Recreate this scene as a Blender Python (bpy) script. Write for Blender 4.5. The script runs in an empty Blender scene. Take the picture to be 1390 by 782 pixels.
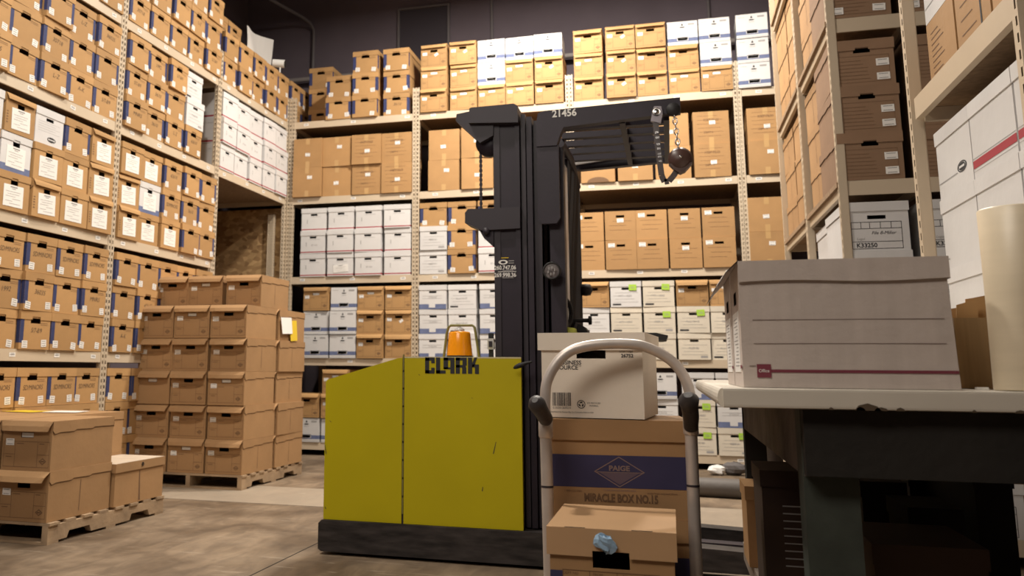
import bpy, math, random
from mathutils import Vector, Matrix
random.seed(7)
R = math.radians
PI = math.pi
C = bpy.context.scene.collection
# ------------------------------------------------------------------ camera model
F, YAW, PIT, ROLL = 1212.9, .2908, .1660, .0080
PX, PY = 544.64, 297.78
CAM = Vector((4.469, 0.0, 1.0))
def ray(px, py):
    a = (px-PX)/F; b = (py-PY)/F
    cr, sr = math.cos(ROLL), math.sin(ROLL)
    a, b = cr*a+sr*b, -sr*a+cr*b
    cp, sp = math.cos(PIT), math.sin(PIT)
    yr = cp+sp*b; z = sp-cp*b
    c, s = math.cos(YAW), math.sin(YAW)
    return Vector((c*a-s*yr, s*a+c*yr, z))
def at(px, py, Y):
    r = ray(px, py); return CAM+r*(Y/r.y)
def atd(px, py, d):
    return CAM+ray(px, py)*d
cd = bpy.data.cameras.new('camera'); cam = bpy.data.objects.new('camera', cd); C.objects.link(cam)
cam.matrix_world = Matrix.Translation(CAM) @ Matrix.Rotation(YAW, 4, 'Z') @ Matrix.Rotation(PI/2+PIT, 4, 'X') @ Matrix.Rotation(ROLL, 4, 'Z')
cd.sensor_width = 36; cd.lens = 36*F/1390
cd.shift_x = (695-PX)/1390; cd.shift_y = (PY-391)/1390
cd.clip_start = .05; cd.clip_end = 60
cd.dof.use_dof = True; cd.dof.focus_distance = 3.2; cd.dof.aperture_fstop = 4.5
bpy.context.scene.camera = cam

# ------------------------------------------------------------------ materials
MATS = {}
def mat(name, col, rough=.7, metal=0, var=0, noise=0, nscale=8, bump=0, bscale=60, spec=.4, aniso=None, trans=0, emis=None):
    if name in MATS: return MATS[name]
    m = bpy.data.materials.new(name); m.use_nodes = True
    nt = m.node_tree; b = nt.nodes['Principled BSDF']
    b.inputs['Base Color'].default_value = (*col, 1)
    b.inputs['Roughness'].default_value = rough; b.inputs['Metallic'].default_value = metal
    b.inputs['Specular IOR Level'].default_value = spec
    if trans: b.inputs['Transmission Weight'].default_value = trans
    if emis:
        b.inputs['Emission Color'].default_value = (*emis[0], 1); b.inputs['Emission Strength'].default_value = emis[1]
    tc = nt.nodes.new('ShaderNodeTexCoord')
    cur = None
    if var or noise:
        rgb = nt.nodes.new('ShaderNodeHueSaturation'); rgb.inputs['Color'].default_value = (*col, 1)
        oi = nt.nodes.new('ShaderNodeObjectInfo')
        mr = nt.nodes.new('ShaderNodeMapRange'); mr.inputs['To Min'].default_value = 1-var; mr.inputs['To Max'].default_value = 1+var
        nt.links.new(oi.outputs['Random'], mr.inputs['Value'])
        if noise:
            n = nt.nodes.new('ShaderNodeTexNoise'); n.inputs['Scale'].default_value = nscale; n.inputs['Detail'].default_value = 6
            mp = nt.nodes.new('ShaderNodeMapping')
            if aniso: mp.inputs['Scale'].default_value = aniso
            nt.links.new(tc.outputs['Object'], mp.inputs['Vector']); nt.links.new(mp.outputs['Vector'], n.inputs['Vector'])
            m2 = nt.nodes.new('ShaderNodeMapRange'); m2.inputs['From Min'].default_value = .3; m2.inputs['From Max'].default_value = .7
            m2.inputs['To Min'].default_value = 1-noise; m2.inputs['To Max'].default_value = 1+noise
            nt.links.new(n.outputs['Fac'], m2.inputs['Value'])
            mu = nt.nodes.new('ShaderNodeMath'); mu.operation = 'MULTIPLY'
            nt.links.new(mr.outputs['Result'], mu.inputs[0]); nt.links.new(m2.outputs['Result'], mu.inputs[1])
            nt.links.new(mu.outputs[0], rgb.inputs['Value'])
        else: nt.links.new(mr.outputs['Result'], rgb.inputs['Value'])
        nt.links.new(rgb.outputs['Color'], b.inputs['Base Color'])
    if bump:
        n = nt.nodes.new('ShaderNodeTexNoise'); n.inputs['Scale'].default_value = bscale; n.inputs['Detail'].default_value = 4
        bp = nt.nodes.new('ShaderNodeBump'); bp.inputs['Strength'].default_value = bump; bp.inputs['Distance'].default_value = .01
        nt.links.new(tc.outputs['Object'], n.inputs['Vector']); nt.links.new(n.outputs['Fac'], bp.inputs['Height'])
        nt.links.new(bp.outputs['Normal'], b.inputs['Normal'])
    MATS[name] = m
    return m
kraft = mat('kraft', (.44, .255, .105), .75, var=.12, noise=.08, nscale=5, bump=.12, bscale=30)
kraft_d = mat('kraft_pallet', (.385, .225, .105), .75, var=.06, noise=.07, nscale=5, bump=.12, bscale=30)
kraft_c = mat('kraft_carton', (.42, .24, .10), .7, var=.08, noise=.08, nscale=4, bump=.12, bscale=25)
kraft_l = mat('kraft_light', (.50, .31, .165), .7, noise=.05, nscale=5)
white = mat('white_card', (.65, .64, .64), .65, var=.05, noise=.04, nscale=6, bump=.1, bscale=25)
cream = mat('aged_white_card', (.68, .62, .52), .7, var=.07, noise=.06, nscale=6, bump=.1)
bluew = mat('blue_print', (.13, .16, .29), .7, noise=.15, nscale=20)
stripe = mat('navy_print', (.035, .045, .13), .7, noise=.15, nscale=20)
redp = mat('red_print', (.36, .035, .05), .7)
paper = mat('paper', (.84, .82, .79), .8, var=.05)
ink = mat('ink', (.03, .03, .035), .8)
greyink = mat('grey_ink', (.34, .33, .33), .8)
brownink = mat('brown_ink', (.17, .095, .05), .8)
marker = mat('marker_ink', (.10, .065, .04), .8)
hole = mat('hole_dark', (.018, .014, .012), .9)
green = mat('green_note', (.38, .62, .06), .7)
yellowp = mat('yellow_paper', (.75, .52, .03), .8)
steel = mat('beige_steel', (.56, .46, .34), .45, noise=.05, nscale=3, spec=.5)
kraft_b = mat('kraft_shaded', (.27, .165, .10), .78, var=.06, noise=.08, nscale=5, bump=.12, bscale=30)  # kraft darkened to carry the shade on the right rack boxes
deckm = mat('particle_board', (.30, .20, .12), .85, noise=.2, nscale=40)
wood = mat('pallet_wood', (.34, .24, .15), .85, noise=.35, nscale=4, aniso=(1, 1, 1), bump=.4, bscale=20, var=.1)
yel = mat('yellow_paint', (.49, .41, .003), .42, noise=.05, nscale=2.5, bump=.03, bscale=120, spec=.4)
black = mat('black_metal', (.020, .014, .024), .5, noise=.2, nscale=6, bump=.05, bscale=50)
blackr = mat('black_rubber', (.02, .019, .02), .6, bump=.1, bscale=80)
scuff = mat('scuffed_black', (.030, .025, .024), .55, noise=.7, nscale=7, aniso=(1, 1, 5), bump=.2, bscale=25)
gunm = mat('gunmetal', (.032, .026, .035), .5)
chrome = mat('chrome', (.75, .74, .73), .18, metal=1)
alu = mat('aluminium', (.62, .56, .52), .42, metal=.45, noise=.12, nscale=12, bump=.06, bscale=40)
amber = mat('amber_plastic', (.95, .34, .008), .22, spec=.6, noise=.06, nscale=14)
clear = mat('clear_grey', (.62, .6, .6), .15, spec=.6)
olive = mat('olive_tube', (.22, .20, .07), .45)
wallm = mat('dark_wall', (.135, .110, .130), .9, noise=.15, nscale=1.2)
ceilm = mat('dark_ceiling', (.09, .078, .09), .95, noise=.15, nscale=1)
trimm = mat('wall_trim', (.15, .135, .14), .7)
lamin = mat('laminate', (.66, .61, .53), .5, noise=.06, nscale=3)
darkwood = mat('shaded_dark_wood', (.013, .011, .009), .8, noise=.4, nscale=5, aniso=(1, 1, .2), bump=.3, bscale=30)  # dark wood, darkened further for the shadow under the tabletop
greenleg = mat('greenish_leg', (.040, .047, .038), .75, noise=.3, nscale=6, bump=.2, bscale=30)  # greenish leg, its colour also darkened for the tabletop's shadow
shelfwood = mat('plank_wood', (.38, .25, .15), .8, noise=.25, nscale=6, aniso=(6, 1, 1))
film = mat('film_roll', (.72, .62, .46), .35, noise=.05, nscale=30, aniso=(0.1, 0.1, 1), spec=.5)
bwhite = mat('table_box_card', (.56, .485, .44), .8, noise=.05, nscale=8, aniso=(4, 4, .4), bump=.25, bscale=30)
bluebag = mat('blue_plastic', (.30, .45, .62), .35, bump=.3, bscale=40, spec=.6)
brownpl = mat('brown_plastic', (.07, .035, .028), .4, spec=.5)
printblue = mat('ink_blue_band', (.042, .038, .10), .7, noise=.1, nscale=10)
diam = mat('diamond_print', (.24, .165, .15), .7)
tape = mat('packing_tape', (.52, .33, .15), .25)
clothm = mat('white_sheet', (.78, .77, .75), .8)
maroon = mat('maroon_print', (.20, .04, .06), .7)
greyrubber = mat('grip_rubber', (.045, .04, .042), .5, bump=.1, bscale=120)

def osb_mat():
    m = bpy.data.materials.new('osb'); m.use_nodes = True; nt = m.node_tree; b = nt.nodes['Principled BSDF']
    tc = nt.nodes.new('ShaderNodeTexCoord'); mp = nt.nodes.new('ShaderNodeMapping'); mp.inputs['Scale'].default_value = (18, 18, 30)
    mp.inputs['Rotation'].default_value = (0, .5, 0)
    v = nt.nodes.new('ShaderNodeTexVoronoi'); v.inputs['Scale'].default_value = 1
    n = nt.nodes.new('ShaderNodeTexNoise'); n.inputs['Scale'].default_value = 9
    mx = nt.nodes.new('ShaderNodeMixRGB'); mx.blend_type = 'MIX'; mx.inputs['Fac'].default_value = .25
    nt.links.new(tc.outputs['Object'], n.inputs['Vector']); nt.links.new(tc.outputs['Object'], mp.inputs['Vector'])
    nt.links.new(mp.outputs['Vector'], mx.inputs[1]); nt.links.new(n.outputs['Color'], mx.inputs[2]); nt.links.new(mx.outputs[0], v.inputs['Vector'])
    cr = nt.nodes.new('ShaderNodeValToRGB'); cr.color_ramp.elements[0].color = (.20, .105, .04, 1); cr.color_ramp.elements[1].color = (.52, .34, .16, 1)
    nt.links.new(v.outputs['Color'], cr.inputs['Fac']); nt.links.new(cr.outputs['Color'], b.inputs['Base Color']); b.inputs['Roughness'].default_value = .8
    return m
osb = osb_mat()

def floor_mat():
    m = bpy.data.materials.new('concrete'); m.use_nodes = True; nt = m.node_tree; b = nt.nodes['Principled BSDF']
    L = nt.links.new
    tc = nt.nodes.new('ShaderNodeTexCoord')
    def noise(sc, mscale=(1, 1, 1), rot=0, det=8, dist=0):
        mp = nt.nodes.new('ShaderNodeMapping'); mp.inputs['Scale'].default_value = mscale; mp.inputs['Rotation'].default_value = (0, 0, rot)
        n = nt.nodes.new('ShaderNodeTexNoise'); n.inputs['Scale'].default_value = sc; n.inputs['Detail'].default_value = det; n.inputs['Distortion'].default_value = dist
        L(tc.outputs['Object'], mp.inputs['Vector']); L(mp.outputs['Vector'], n.inputs['Vector']); return n.outputs['Fac']
    def ramp(src, a, c2, p0, p1):
        cr = nt.nodes.new('ShaderNodeValToRGB'); e = cr.color_ramp.elements
        e[0].position = p0; e[1].position = p1; e[0].color = (*a, 1); e[1].color = (*c2, 1); L(src, cr.inputs['Fac']); return cr.outputs['Color']
    base = ramp(noise(1.6, dist=.6), (.115, .078, .048), (.255, .19, .13), .36, .66)
    fine = ramp(noise(9, (1, .35, 1), .35, 10, 1.0), (.78, .77, .76), (1.2, 1.2, 1.18), .35, .65)
    mul = nt.nodes.new('ShaderNodeMixRGB'); mul.blend_type = 'MULTIPLY'; mul.inputs['Fac'].default_value = 1; L(base, mul.inputs[1]); L(fine, mul.inputs[2])
    # pale scratches
    scr = ramp(noise(5, (.35, 3.2, 1), -.5, 6, 2.2), (0, 0, 0), (1, 1, 1), .64, .72)
    mx = nt.nodes.new('ShaderNodeMixRGB'); mx.inputs[2].default_value = (.46, .385, .30, 1)
    sm = nt.nodes.new('ShaderNodeMath'); sm.operation = 'MULTIPLY'; sm.inputs[1].default_value = .6; L(scr, sm.inputs[0]); L(sm.outputs[0], mx.inputs['Fac'])
    L(mul.outputs[0], mx.inputs[1])
    # worn pale strip across the aisle
    sep = nt.nodes.new('ShaderNodeSeparateXYZ'); L(tc.outputs['Object'], sep.inputs[0])
    def band(lo, hi, e):
        a = nt.nodes.new('ShaderNodeMapRange'); a.inputs['From Min'].default_value = lo-e; a.inputs['From Max'].default_value = lo+e; L(sep.outputs['Y'], a.inputs['Value'])
        c2 = nt.nodes.new('ShaderNodeMapRange'); c2.inputs['From Min'].default_value = hi+e; c2.inputs['From Max'].default_value = hi-e; L(sep.outputs['Y'], c2.inputs['Value'])
        mm = nt.nodes.new('ShaderNodeMath'); mm.operation = 'MULTIPLY'; L(a.outputs[0], mm.inputs[0]); L(c2.outputs[0], mm.inputs[1]); return mm.outputs[0]
    bn = band(6.35, 7.28, .02)
    bm = nt.nodes.new('ShaderNodeMath'); bm.operation = 'MULTIPLY'; bm.inputs[1].default_value = .6; L(bn, bm.inputs[0])
    mb_ = nt.nodes.new('ShaderNodeMixRGB'); mb_.inputs[2].default_value = (.44, .37, .29, 1); L(bm.outputs[0], mb_.inputs['Fac']); L(mx.outputs[0], mb_.inputs[1])
    L(mb_.outputs[0], b.inputs['Base Color'])
    rr = nt.nodes.new('ShaderNodeMapRange'); rr.inputs['To Min'].default_value = .42; rr.inputs['To Max'].default_value = .75; L(noise(3), rr.inputs['Value']); L(rr.outputs[0], b.inputs['Roughness'])
    bp = nt.nodes.new('ShaderNodeBump'); bp.inputs['Strength'].default_value = .15; bp.inputs['Distance'].default_value = .01; L(noise(25), bp.inputs['Height']); L(bp.outputs['Normal'], b.inputs['Normal'])
    return m
concrete = floor_mat()

# ------------------------------------------------------------------ mesh builder
class MB:
    def __init__(s): s.v = []; s.f = []; s.m = []; s.mats = []; s.sm = []
    def mi(s, m):
        if m not in s.mats: s.mats.append(m)
        return s.mats.index(m)
    def face(s, pts, m, smooth=False):
        n = len(s.v); s.v += [tuple(p) for p in pts]; s.f.append(tuple(range(n, n+len(pts)))); s.m.append(s.mi(m)); s.sm.append(smooth); return s
    def mesh(s, verts, faces, m, smooth=False):
        n = len(s.v); s.v += [tuple(p) for p in verts]
        k = s.mi(m)
        for f in faces: s.f.append(tuple(n+i for i in f)); s.m.append(k); s.sm.append(smooth)
        return s
    def box(s, x0, x1, y0, y1, z0, z1, m, M=None):
        vs = [Vector(p) for p in ((x0, y0, z0), (x1, y0, z0), (x1, y1, z0), (x0, y1, z0), (x0, y0, z1), (x1, y0, z1), (x1, y1, z1), (x0, y1, z1))]
        if M: vs = [M @ v for v in vs]
        return s.mesh(vs, ((0, 3, 2, 1), (4, 5, 6, 7), (0, 1, 5, 4), (1, 2, 6, 5), (2, 3, 7, 6), (3, 0, 4, 7)), m)
    def prism(s, poly, axis, a0, a1, m):
        # poly in the other two axes, ordered; axis 'x','y','z'
        def P(u, w, a):
            return {'y': (u, a, w), 'x': (a, u, w), 'z': (u, w, a)}[axis]
        n = len(poly); vs = [P(u, w, a0) for u, w in poly]+[P(u, w, a1) for u, w in poly]
        fs = [tuple(range(n)), tuple(range(2*n-1, n-1, -1))]+[(i, i+n, (i+1) % n+n, (i+1) % n) for i in range(n)]
        return s.mesh(vs, fs, m)
    def rect(s, x0, x1, z0, z1, y, m):      # facing -Y
        return s.face(((x0, y, z0), (x1, y, z0), (x1, y, z1), (x0, y, z1)), m)
    def frame(s, x0, x1, z0, z1, y, t, m):
        s.rect(x0, x1, z0, z0+t, y, m); s.rect(x0, x1, z1-t, z1, y, m); s.rect(x0, x0+t, z0, z1, y, m); s.rect(x1-t, x1, z0, z1, y, m); return s
    def tube(s, pts, r, m, n=12, cap=True):
        pts = [Vector(p) for p in pts]; rs = r if isinstance(r, (list, tuple)) else [r]*len(pts)
        rings = []; up = None
        for i, p in enumerate(pts):
            d = (pts[min(i+1, len(pts)-1)]-pts[max(i-1, 0)]).normalized()
            if up is None:
                up = d.orthogonal().normalized()
            up = (up-d*up.dot(d)).normalized(); sd = d.cross(up)
            rings.append([p+(up*math.cos(2*PI*k/n)+sd*math.sin(2*PI*k/n))*rs[i] for k in range(n)])
        vs = [v for ring in rings for v in ring]; fs = []
        for i in range(len(pts)-1):
            for k in range(n): fs.append((i*n+k, i*n+(k+1) % n, (i+1)*n+(k+1) % n, (i+1)*n+k))
        s.mesh(vs, fs, m, True)
        if cap: s.face(list(reversed(rings[0])), m); s.face(rings[-1], m)
        return s
    def lathe(s, prof, c, m, axis='z', n=24):
        vs = []; fs = []
        for r, h in prof:
            for k in range(n):
                a = 2*PI*k/n; u, w = r*math.cos(a), r*math.sin(a)
                vs.append({'z': (c[0]+u, c[1]+w, c[2]+h), 'y': (c[0]+u, c[1]+h, c[2]+w), 'x': (c[0]+h, c[1]+u, c[2]+w)}[axis])
        for i in range(len(prof)-1):
            for k in range(n): fs.append((i*n+k, i*n+(k+1) % n, (i+1)*n+(k+1) % n, (i+1)*n+k))
        return s.mesh(vs, fs, m, True)
    def data(s, name):
        me = bpy.data.meshes.new(name); me.from_pydata(s.v, [], s.f)
        for m in s.mats: me.materials.append(m)
        me.polygons.foreach_set('material_index', s.m); me.polygons.foreach_set('use_smooth', s.sm); me.update()
        return me
    def build(s, name, parent=None, loc=None, rotz=None, label=None):
        o = bpy.data.objects.new(name, s.data(name)); C.objects.link(o)
        if parent: o.parent = parent
        if loc is not None: o.location = loc
        if rotz is not None: o.rotation_euler.z = rotz
        if label: o['label'] = label
        return o
def link(name, me, parent, label=None):
    o = bpy.data.objects.new(name, me); C.objects.link(o); o.parent = parent
    if label: o['label'] = label
    return o
def thing(name, label, cat, loc=(0, 0, 0), rotz=0, group=None):
    o = bpy.data.objects.new(name, None); C.objects.link(o); o.empty_display_size = .1
    o.location = loc; o.rotation_euler = (0, 0, rotz); o['label'] = label; o['category'] = cat
    if group: o['group'] = group
    return o
def tag(o, label, cat, group=None):
    o['label'] = label; o['category'] = cat
    if group: o['group'] = group
    return o
def struct(name, mb):
    o = mb.build(name); o['kind'] = 'structure'; return o
FONT = {}
def text_mesh(txt, size, m, bold=0, sx=1.0, shear=0, align='CENTER'):
    key = (txt, size, m.name, bold, sx, shear, align)
    if key in FONT: return FONT[key]
    cu = bpy.data.curves.new('lettering', 'FONT'); cu.body = txt; cu.size = size; cu.align_x = align; cu.align_y = 'CENTER'; cu.offset = bold; cu.shear = shear
    cu.resolution_u = 3
    o = bpy.data.objects.new('lettering', cu); C.objects.link(o)
    bpy.context.view_layer.update()
    me = bpy.data.meshes.new_from_object(o.evaluated_get(bpy.context.evaluated_depsgraph_get()))
    bpy.data.objects.remove(o)
    vs = [(v.co.x*sx, 0, v.co.y) for v in me.vertices]; fs = [tuple(p.vertices) for p in me.polygons]
    bpy.data.meshes.remove(me)
    FONT[key] = (vs, fs); return vs, fs
def add_text(mb, txt, size, x, y, z, m, bold=0, sx=1.0, shear=0, align='CENTER', rot=0):
    vs, fs = text_mesh(txt, size, m, bold, sx, shear, align)
    c, s_ = math.cos(rot), math.sin(rot)
    mb.mesh([(x+c*a[0]-s_*a[2], y, z+s_*a[0]+c*a[2]) for a in vs], fs, m); return mb

# ------------------------------------------------------------------ the room shell
FX0, FX1, FY0, FY1, ZC = -1.32, 9.0, -3.5, 11.35, 6.7
struct('floor', MB().box(FX0, FX1, FY0, FY1, -.1, 0, concrete))
struct('ceiling', MB().box(FX0, FX1, FY0, FY1, ZC, ZC+.1, ceilm))
wb = MB().box(FX0-.1, FX1+.1, FY1, FY1+.1, 0, ZC, wallm)
for k in range(11): wb.box(FX0, FX1, FY1-.012, FY1, .55*k+.25, .55*k+.262, trimm) if k < 0 else None
struct('wall_back', wb)
struct('wall_left', MB().box(FX0-.1, FX0, FY0, FY1, 0, ZC, wallm))
struct('wall_right', MB().box(FX1, FX1+.1, FY0, FY1, 0, ZC, wallm))
struct('wall_front', MB().box(FX0, FX1, FY0-.1, FY0, 0, ZC, wallm))
# slab joints in the concrete
jt = MB(); a = Vector((2.75, 4.45)); b = Vector((1.9, 2.6))
struct('trim_1', MB().box(-1.3, 8.9, 6.345, 6.350, 0, .001, hole))
struct('trim_2', MB().box(2.460, 2.467, -3, 11, 0, .001, hole))
# high door framed on the back wall
dw = MB()
p0 = at(543, 62, 11.34); p1 = at(608, 8, 11.34)
for (x0, x1, z0, z1) in ((p0.x-.03, p0.x, p0.z-.6, p1.z+.03), (p1.x, p1.x+.03, p0.z-.6, p1.z+.03), (p0.x, p1.x, p1.z, p1.z+.03)):
    dw.box(x0, x1, 11.31, 11.35, z0, z1, trimm)
dw.box(p0.x, p1.x, 11.335, 11.35, p0.z-.6, p1.z, mat('dark_panel', (.05, .042, .052), .8))
struct('door_1', dw)
# conduits on the wall
def conduit(pts, r, lab, m=trimm):
    return tag(MB().tube(pts, r, m).build('conduit_pipe'), lab, 'pipe')
q = at(424, 60, 11.28)
conduit([(q.x, 11.32, 4.7), (q.x, 11.32, 5.78), (q.x-.02, 11.24, 5.86), (q.x-.08, 11.1, 5.90), (q.x-.9, 8.0, 5.92)], .022, 'grey conduit bending from the back wall onto the ceiling at left')
q = at(667, 30, 11.3); conduit([(q.x, 11.335, 4.7), (q.x, 11.335, 6.65)], .02, 'vertical grey conduit on the back wall above the forklift mast')
q = at(962, 10, 11.3); conduit([(q.x, 11.335, 4.7), (q.x, 11.335, 6.65)], .02, 'vertical grey conduit on the back wall above the white blue-banded boxes')
conduit([(-1.3, 11.22, 5.02), (8.9, 11.22, 5.02)], .035, 'long horizontal pipe along the back wall behind the topmost boxes', mat('pale_pipe', (.26, .23, .22), .6))

# ------------------------------------------------------------------ shelving racks
SH = {5: .15, 4: 1.12, 3: 2.088, 2: 3.069, 1: 4.03}
BH = .085
HP = .05
def post_mesh(z1, w=.084):
    mb = MB(); y = 0
    cols = [(-w/2, -w/2+.014, 0), (-w/2+.014, -w/2+.030, 1), (-w/2+.030, -.002, 0), (-.002, .002, 2), (.002, w/2-.030, 0), (w/2-.030, w/2-.014, 1), (w/2-.014, w/2, 0)]
    n = int(z1/HP)
    for x0, x1, k in cols:
        if k == 0: mb.rect(x0, x1, 0, n*HP, y, steel)
        elif k == 2: mb.rect(x0, x1, 0, n*HP, y+.006, hole)
        else:
            for i in range(n): mb.rect(x0, x1, i*HP, i*HP+.022, y, steel)
    for sx in (-1, 1):
        x = sx*w/2
        for y0, y1, k in ((0, .012, 0), (.012, .028, 1), (.028, .042, 0)):
            if k == 0: mb.face(((x, y0, 0), (x, y1, 0), (x, y1, n*HP), (x, y0, n*HP)), steel)
            else:
                for i in range(n): mb.face(((x, y0, i*HP), (x, y1, i*HP), (x, y1, i*HP+.022), (x, y0, i*HP+.022)), steel)
    mb.box(-w/2+.002, w/2-.002, .036, .042, 0, n*HP, steel)
    mb.box(-w/2-.01, w/2+.01, -.004, .05, 0, .006, steel)
    return mb.data('post')
POSTM = post_mesh(4.36)
def angle_mesh(z1, front_holes):
    mb = MB(); n = int(z1/HP); w = .046
    def strip(P, holes):      # P(u) -> (x, y)
        for u0, u1, k in ((0, .010, 0), (.010, .022, 1), (.022, w, 0)):
            a, b = P(u0), P(u1)
            if k == 0 or not holes: mb.face(((a[0], a[1], 0), (b[0], b[1], 0), (b[0], b[1], n*HP), (a[0], a[1], n*HP)), steel)
            else:
                for i in range(n): mb.face(((a[0], a[1], i*HP), (b[0], b[1], i*HP), (b[0], b[1], i*HP+.022), (a[0], a[1], i*HP+.022)), steel)
    strip(lambda u: (-w/2+u, 0), front_holes); strip(lambda u: (-w/2, u), not front_holes)
    mb.box(-w/2+.002, w/2, .034, .038, 0, n*HP, steel); mb.box(w/2-.003, w/2, .0, .036, 0, n*HP, steel)
    return mb.data('post')
POSTA = angle_mesh(4.9, False)
def tag_mesh(w=.062, h=.03):
    mb = MB(); mb.box(-w/2, w/2, -.0015, 0, -h/2, h/2, paper)
    mb.rect(-w*.36, w*.36, -.004, .004, -.0022, greyink); mb.rect(-w*.3, w*.3, .008, .0105, -.0022, greyink)
    return mb.data('tag')
TAGM = tag_mesh()
def rack(label, loc, rotz, posts, spans, depth, levels=(1, 2, 3, 4, 5), rear=True, tags=True, skip=(), postm=None):
    """local frame: faces -Y, runs along +X"""
    t = thing('shelving_rack', label, 'shelving rack', loc, rotz)
    for x in posts:
        link('post', postm or POSTM, t).location = (x, 0, 0)
        if rear: o = link('post', postm or POSTM, t); o.location = (x, depth, 0); o.rotation_euler.z = PI if not postm else 0
    for i, (x0, x1) in enumerate(spans):
        for lv in levels:
            if (i, lv) in skip: continue
            z = SH[lv]
            mb = MB(); mb.prism([(.004, z-BH), (.006, z-.0), (.03, z-.0), (.03, z-BH+.006), (.02, z-BH)], 'x', x0+.044, x1-.044, steel)
            bm_ = mb.build('beam', t)
            MB().box(x0+.01, x1-.01, .031, depth-.03, z-.03, z-.001, deckm).build('shelf_board', t)
            if rear: MB().box(x0+.044, x1-.044, depth-.03, depth-.004, z-BH, z, steel).build('beam', t)
            if tags and x1-x0 > .8:
                n = 4 if x1-x0 > 1.7 else 3
            
                for k in range(n):
                    o = link('shelf_tag', TAGM, bm_); o.location = (x0+.2+(x1-x0-.35)*k/(n-1)+random.uniform(-.04, .04), .004, z-.04+random.uniform(-.006, .006)); o.rotation_euler.y = random.uniform(-.08, .08)
    # end beams across the depth
    for x in posts:
        for lv in levels:
            z = SH[lv]
            MB().box(x-.012, x+.012, .045, depth-.045, z-BH+.002, z-.004, steel).build('end_beam', t)
    return t
YN, YA, YB, YC, YE = 4.675, 6.436, 8.197, 9.982, 11.22
left_rack = rack('tall beige steel shelving rack running down the left side of the aisle', (0, 0, 0), PI/2, [YN, YA, YB, YC], [(YN, YA), (YA, YB), (YB, YC), (YC, YE+.05)], 1.22,
                 skip={(2, 3), (2, 4), (2, 5), (3, 3), (3, 4), (3, 5), (3, 2)})
XD, XE, XF, XG = 1.657, 3.475, 5.275, 7.08
back_rack = rack('tall beige steel shelving rack across the back of the aisle behind the forklift', (0, YC, 0), 0, [.05, XD, XE, XF, XG], [(.0, XD), (XD, XE), (XE, XF), (XF, XG)], 1.22)
RX = 5.42
right_rack = rack('beige shelving rack at right, farther one, with brown boxes facing the camera', (0, 5.55, 0), 0, [RX+.04, 5.86, 7.2], [(RX, 5.9), (5.86, 7.2)], 1.27, tags=True, postm=POSTA)
right_rack2 = rack('beige shelving rack standing behind the farther right rack, back to back', (0, 6.86, 0), 0, [RX+.04, 7.2], [(RX, 7.2)], 1.27, tags=False, postm=POSTA)
# ------------------------------------------------------------------ box prototypes (local: front faces -Y at y=0, x centred, z from 0)
PROTO = {}
def shell(mb, w, h, d, m, slot=None, top=False, taper=.0):
    """hollow carton body; slot=(xc, zc, sw, sh) hand hole in the front and back"""
    x0, x1 = -w/2, w/2
    if slot:
        xc, zc, sw, sh = slot; a, b_, c_, e = xc-sw/2, xc+sw/2, zc-sh/2, zc+sh/2
        for (u0, u1, w0, w1) in ((x0, x1, 0, c_), (x0, x1, e, h), (x0, a, c_, e), (b_, x1, c_, e)):
            mb.rect(u0, u1, w0, w1, 0, m)
        # thickness of the board round the hole
        t = .004
        mb.face(((a, 0, e), (b_, 0, e), (b_, t, e), (a, t, e)), m); mb.face(((a, 0, c_), (a, t, c_), (b_, t, c_), (b_, 0, c_)), m)
        mb.face(((a, 0, c_), (a, 0, e), (a, t, e), (a, t, c_)), m); mb.face(((b_, 0, c_), (b_, t, c_), (b_, t, e), (b_, 0, e)), m)
    else: mb.rect(x0, x1, 0, h, 0, m)
    mb.face(((x1, 0, 0), (x1, d, 0), (x1, d, h), (x1, 0, h)), m)
    mb.face(((x0, 0, 0), (x0, 0, h), (x0, d, h), (x0, d, 0)), m)
    mb.face(((x0, d, 0), (x0, d, h), (x1, d, h), (x1, d, 0)), m)
    mb.face(((x0, 0, 0), (x0, d, 0), (x1, d, 0), (x1, 0, 0)), m)
    if top: mb.face(((x0, 0, h), (x1, 0, h), (x1, d, h), (x0, d, h)), m)
    return mb
def lid_mesh(w, h, d, m, lh=.06, g=.005, notch=None, wavy=False):
    mb = MB(); x0, x1 = -w/2-g, w/2+g; y0, y1 = -g, d+g; z0, z1 = h-lh, h+.003
    mb.face(((x0, y0, z1), (x1, y0, z1), (x1, y1, z1), (x0, y1, z1)), m)
    if notch:
        nw, nh = notch
        mb.rect(x0, -nw/2, z0, z1, y0, m); mb.rect(nw/2, x1, z0, z1, y0, m); mb.rect(-nw/2, nw/2, z0+nh, z1, y0, m)
    else: mb.rect(x0, x1, z0, z1, y0, m)
    for x, sg in ((x0, -1), (x1, 1)):
        if wavy:
            prof = [(y0, z0-.004), (y0+.04, z0-.012), (y0+.05, z0+.004), (y0+.2, z0), (y0+.22, z0+.008), (y0+.38, z0+.004), (y0+.40, z0+.012), (y1, z0+.008)] if d > .5 else [(y0, z0), (y1, z0)]
            mb.face([(x, y, z) for y, z in prof]+[(x, y1, z1), (x, y0, z1)], m)
            # dark gap line under the skirt
        else: mb.face(((x, y0, z0), (x, y1, z0), (x, y1, z1), (x, y0, z1)), m)
    mb.face(((x0, y1, z0), (x0, y1, z1), (x1, y1, z1), (x1, y1, z0)), m)
    # underside thickness
    t = .006
    mb.face(((x0, y0, z0), (x0, y0+t, z0), (x1, y0+t, z0), (x1, y0, z0)), m) if not notch else None
    return mb
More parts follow.
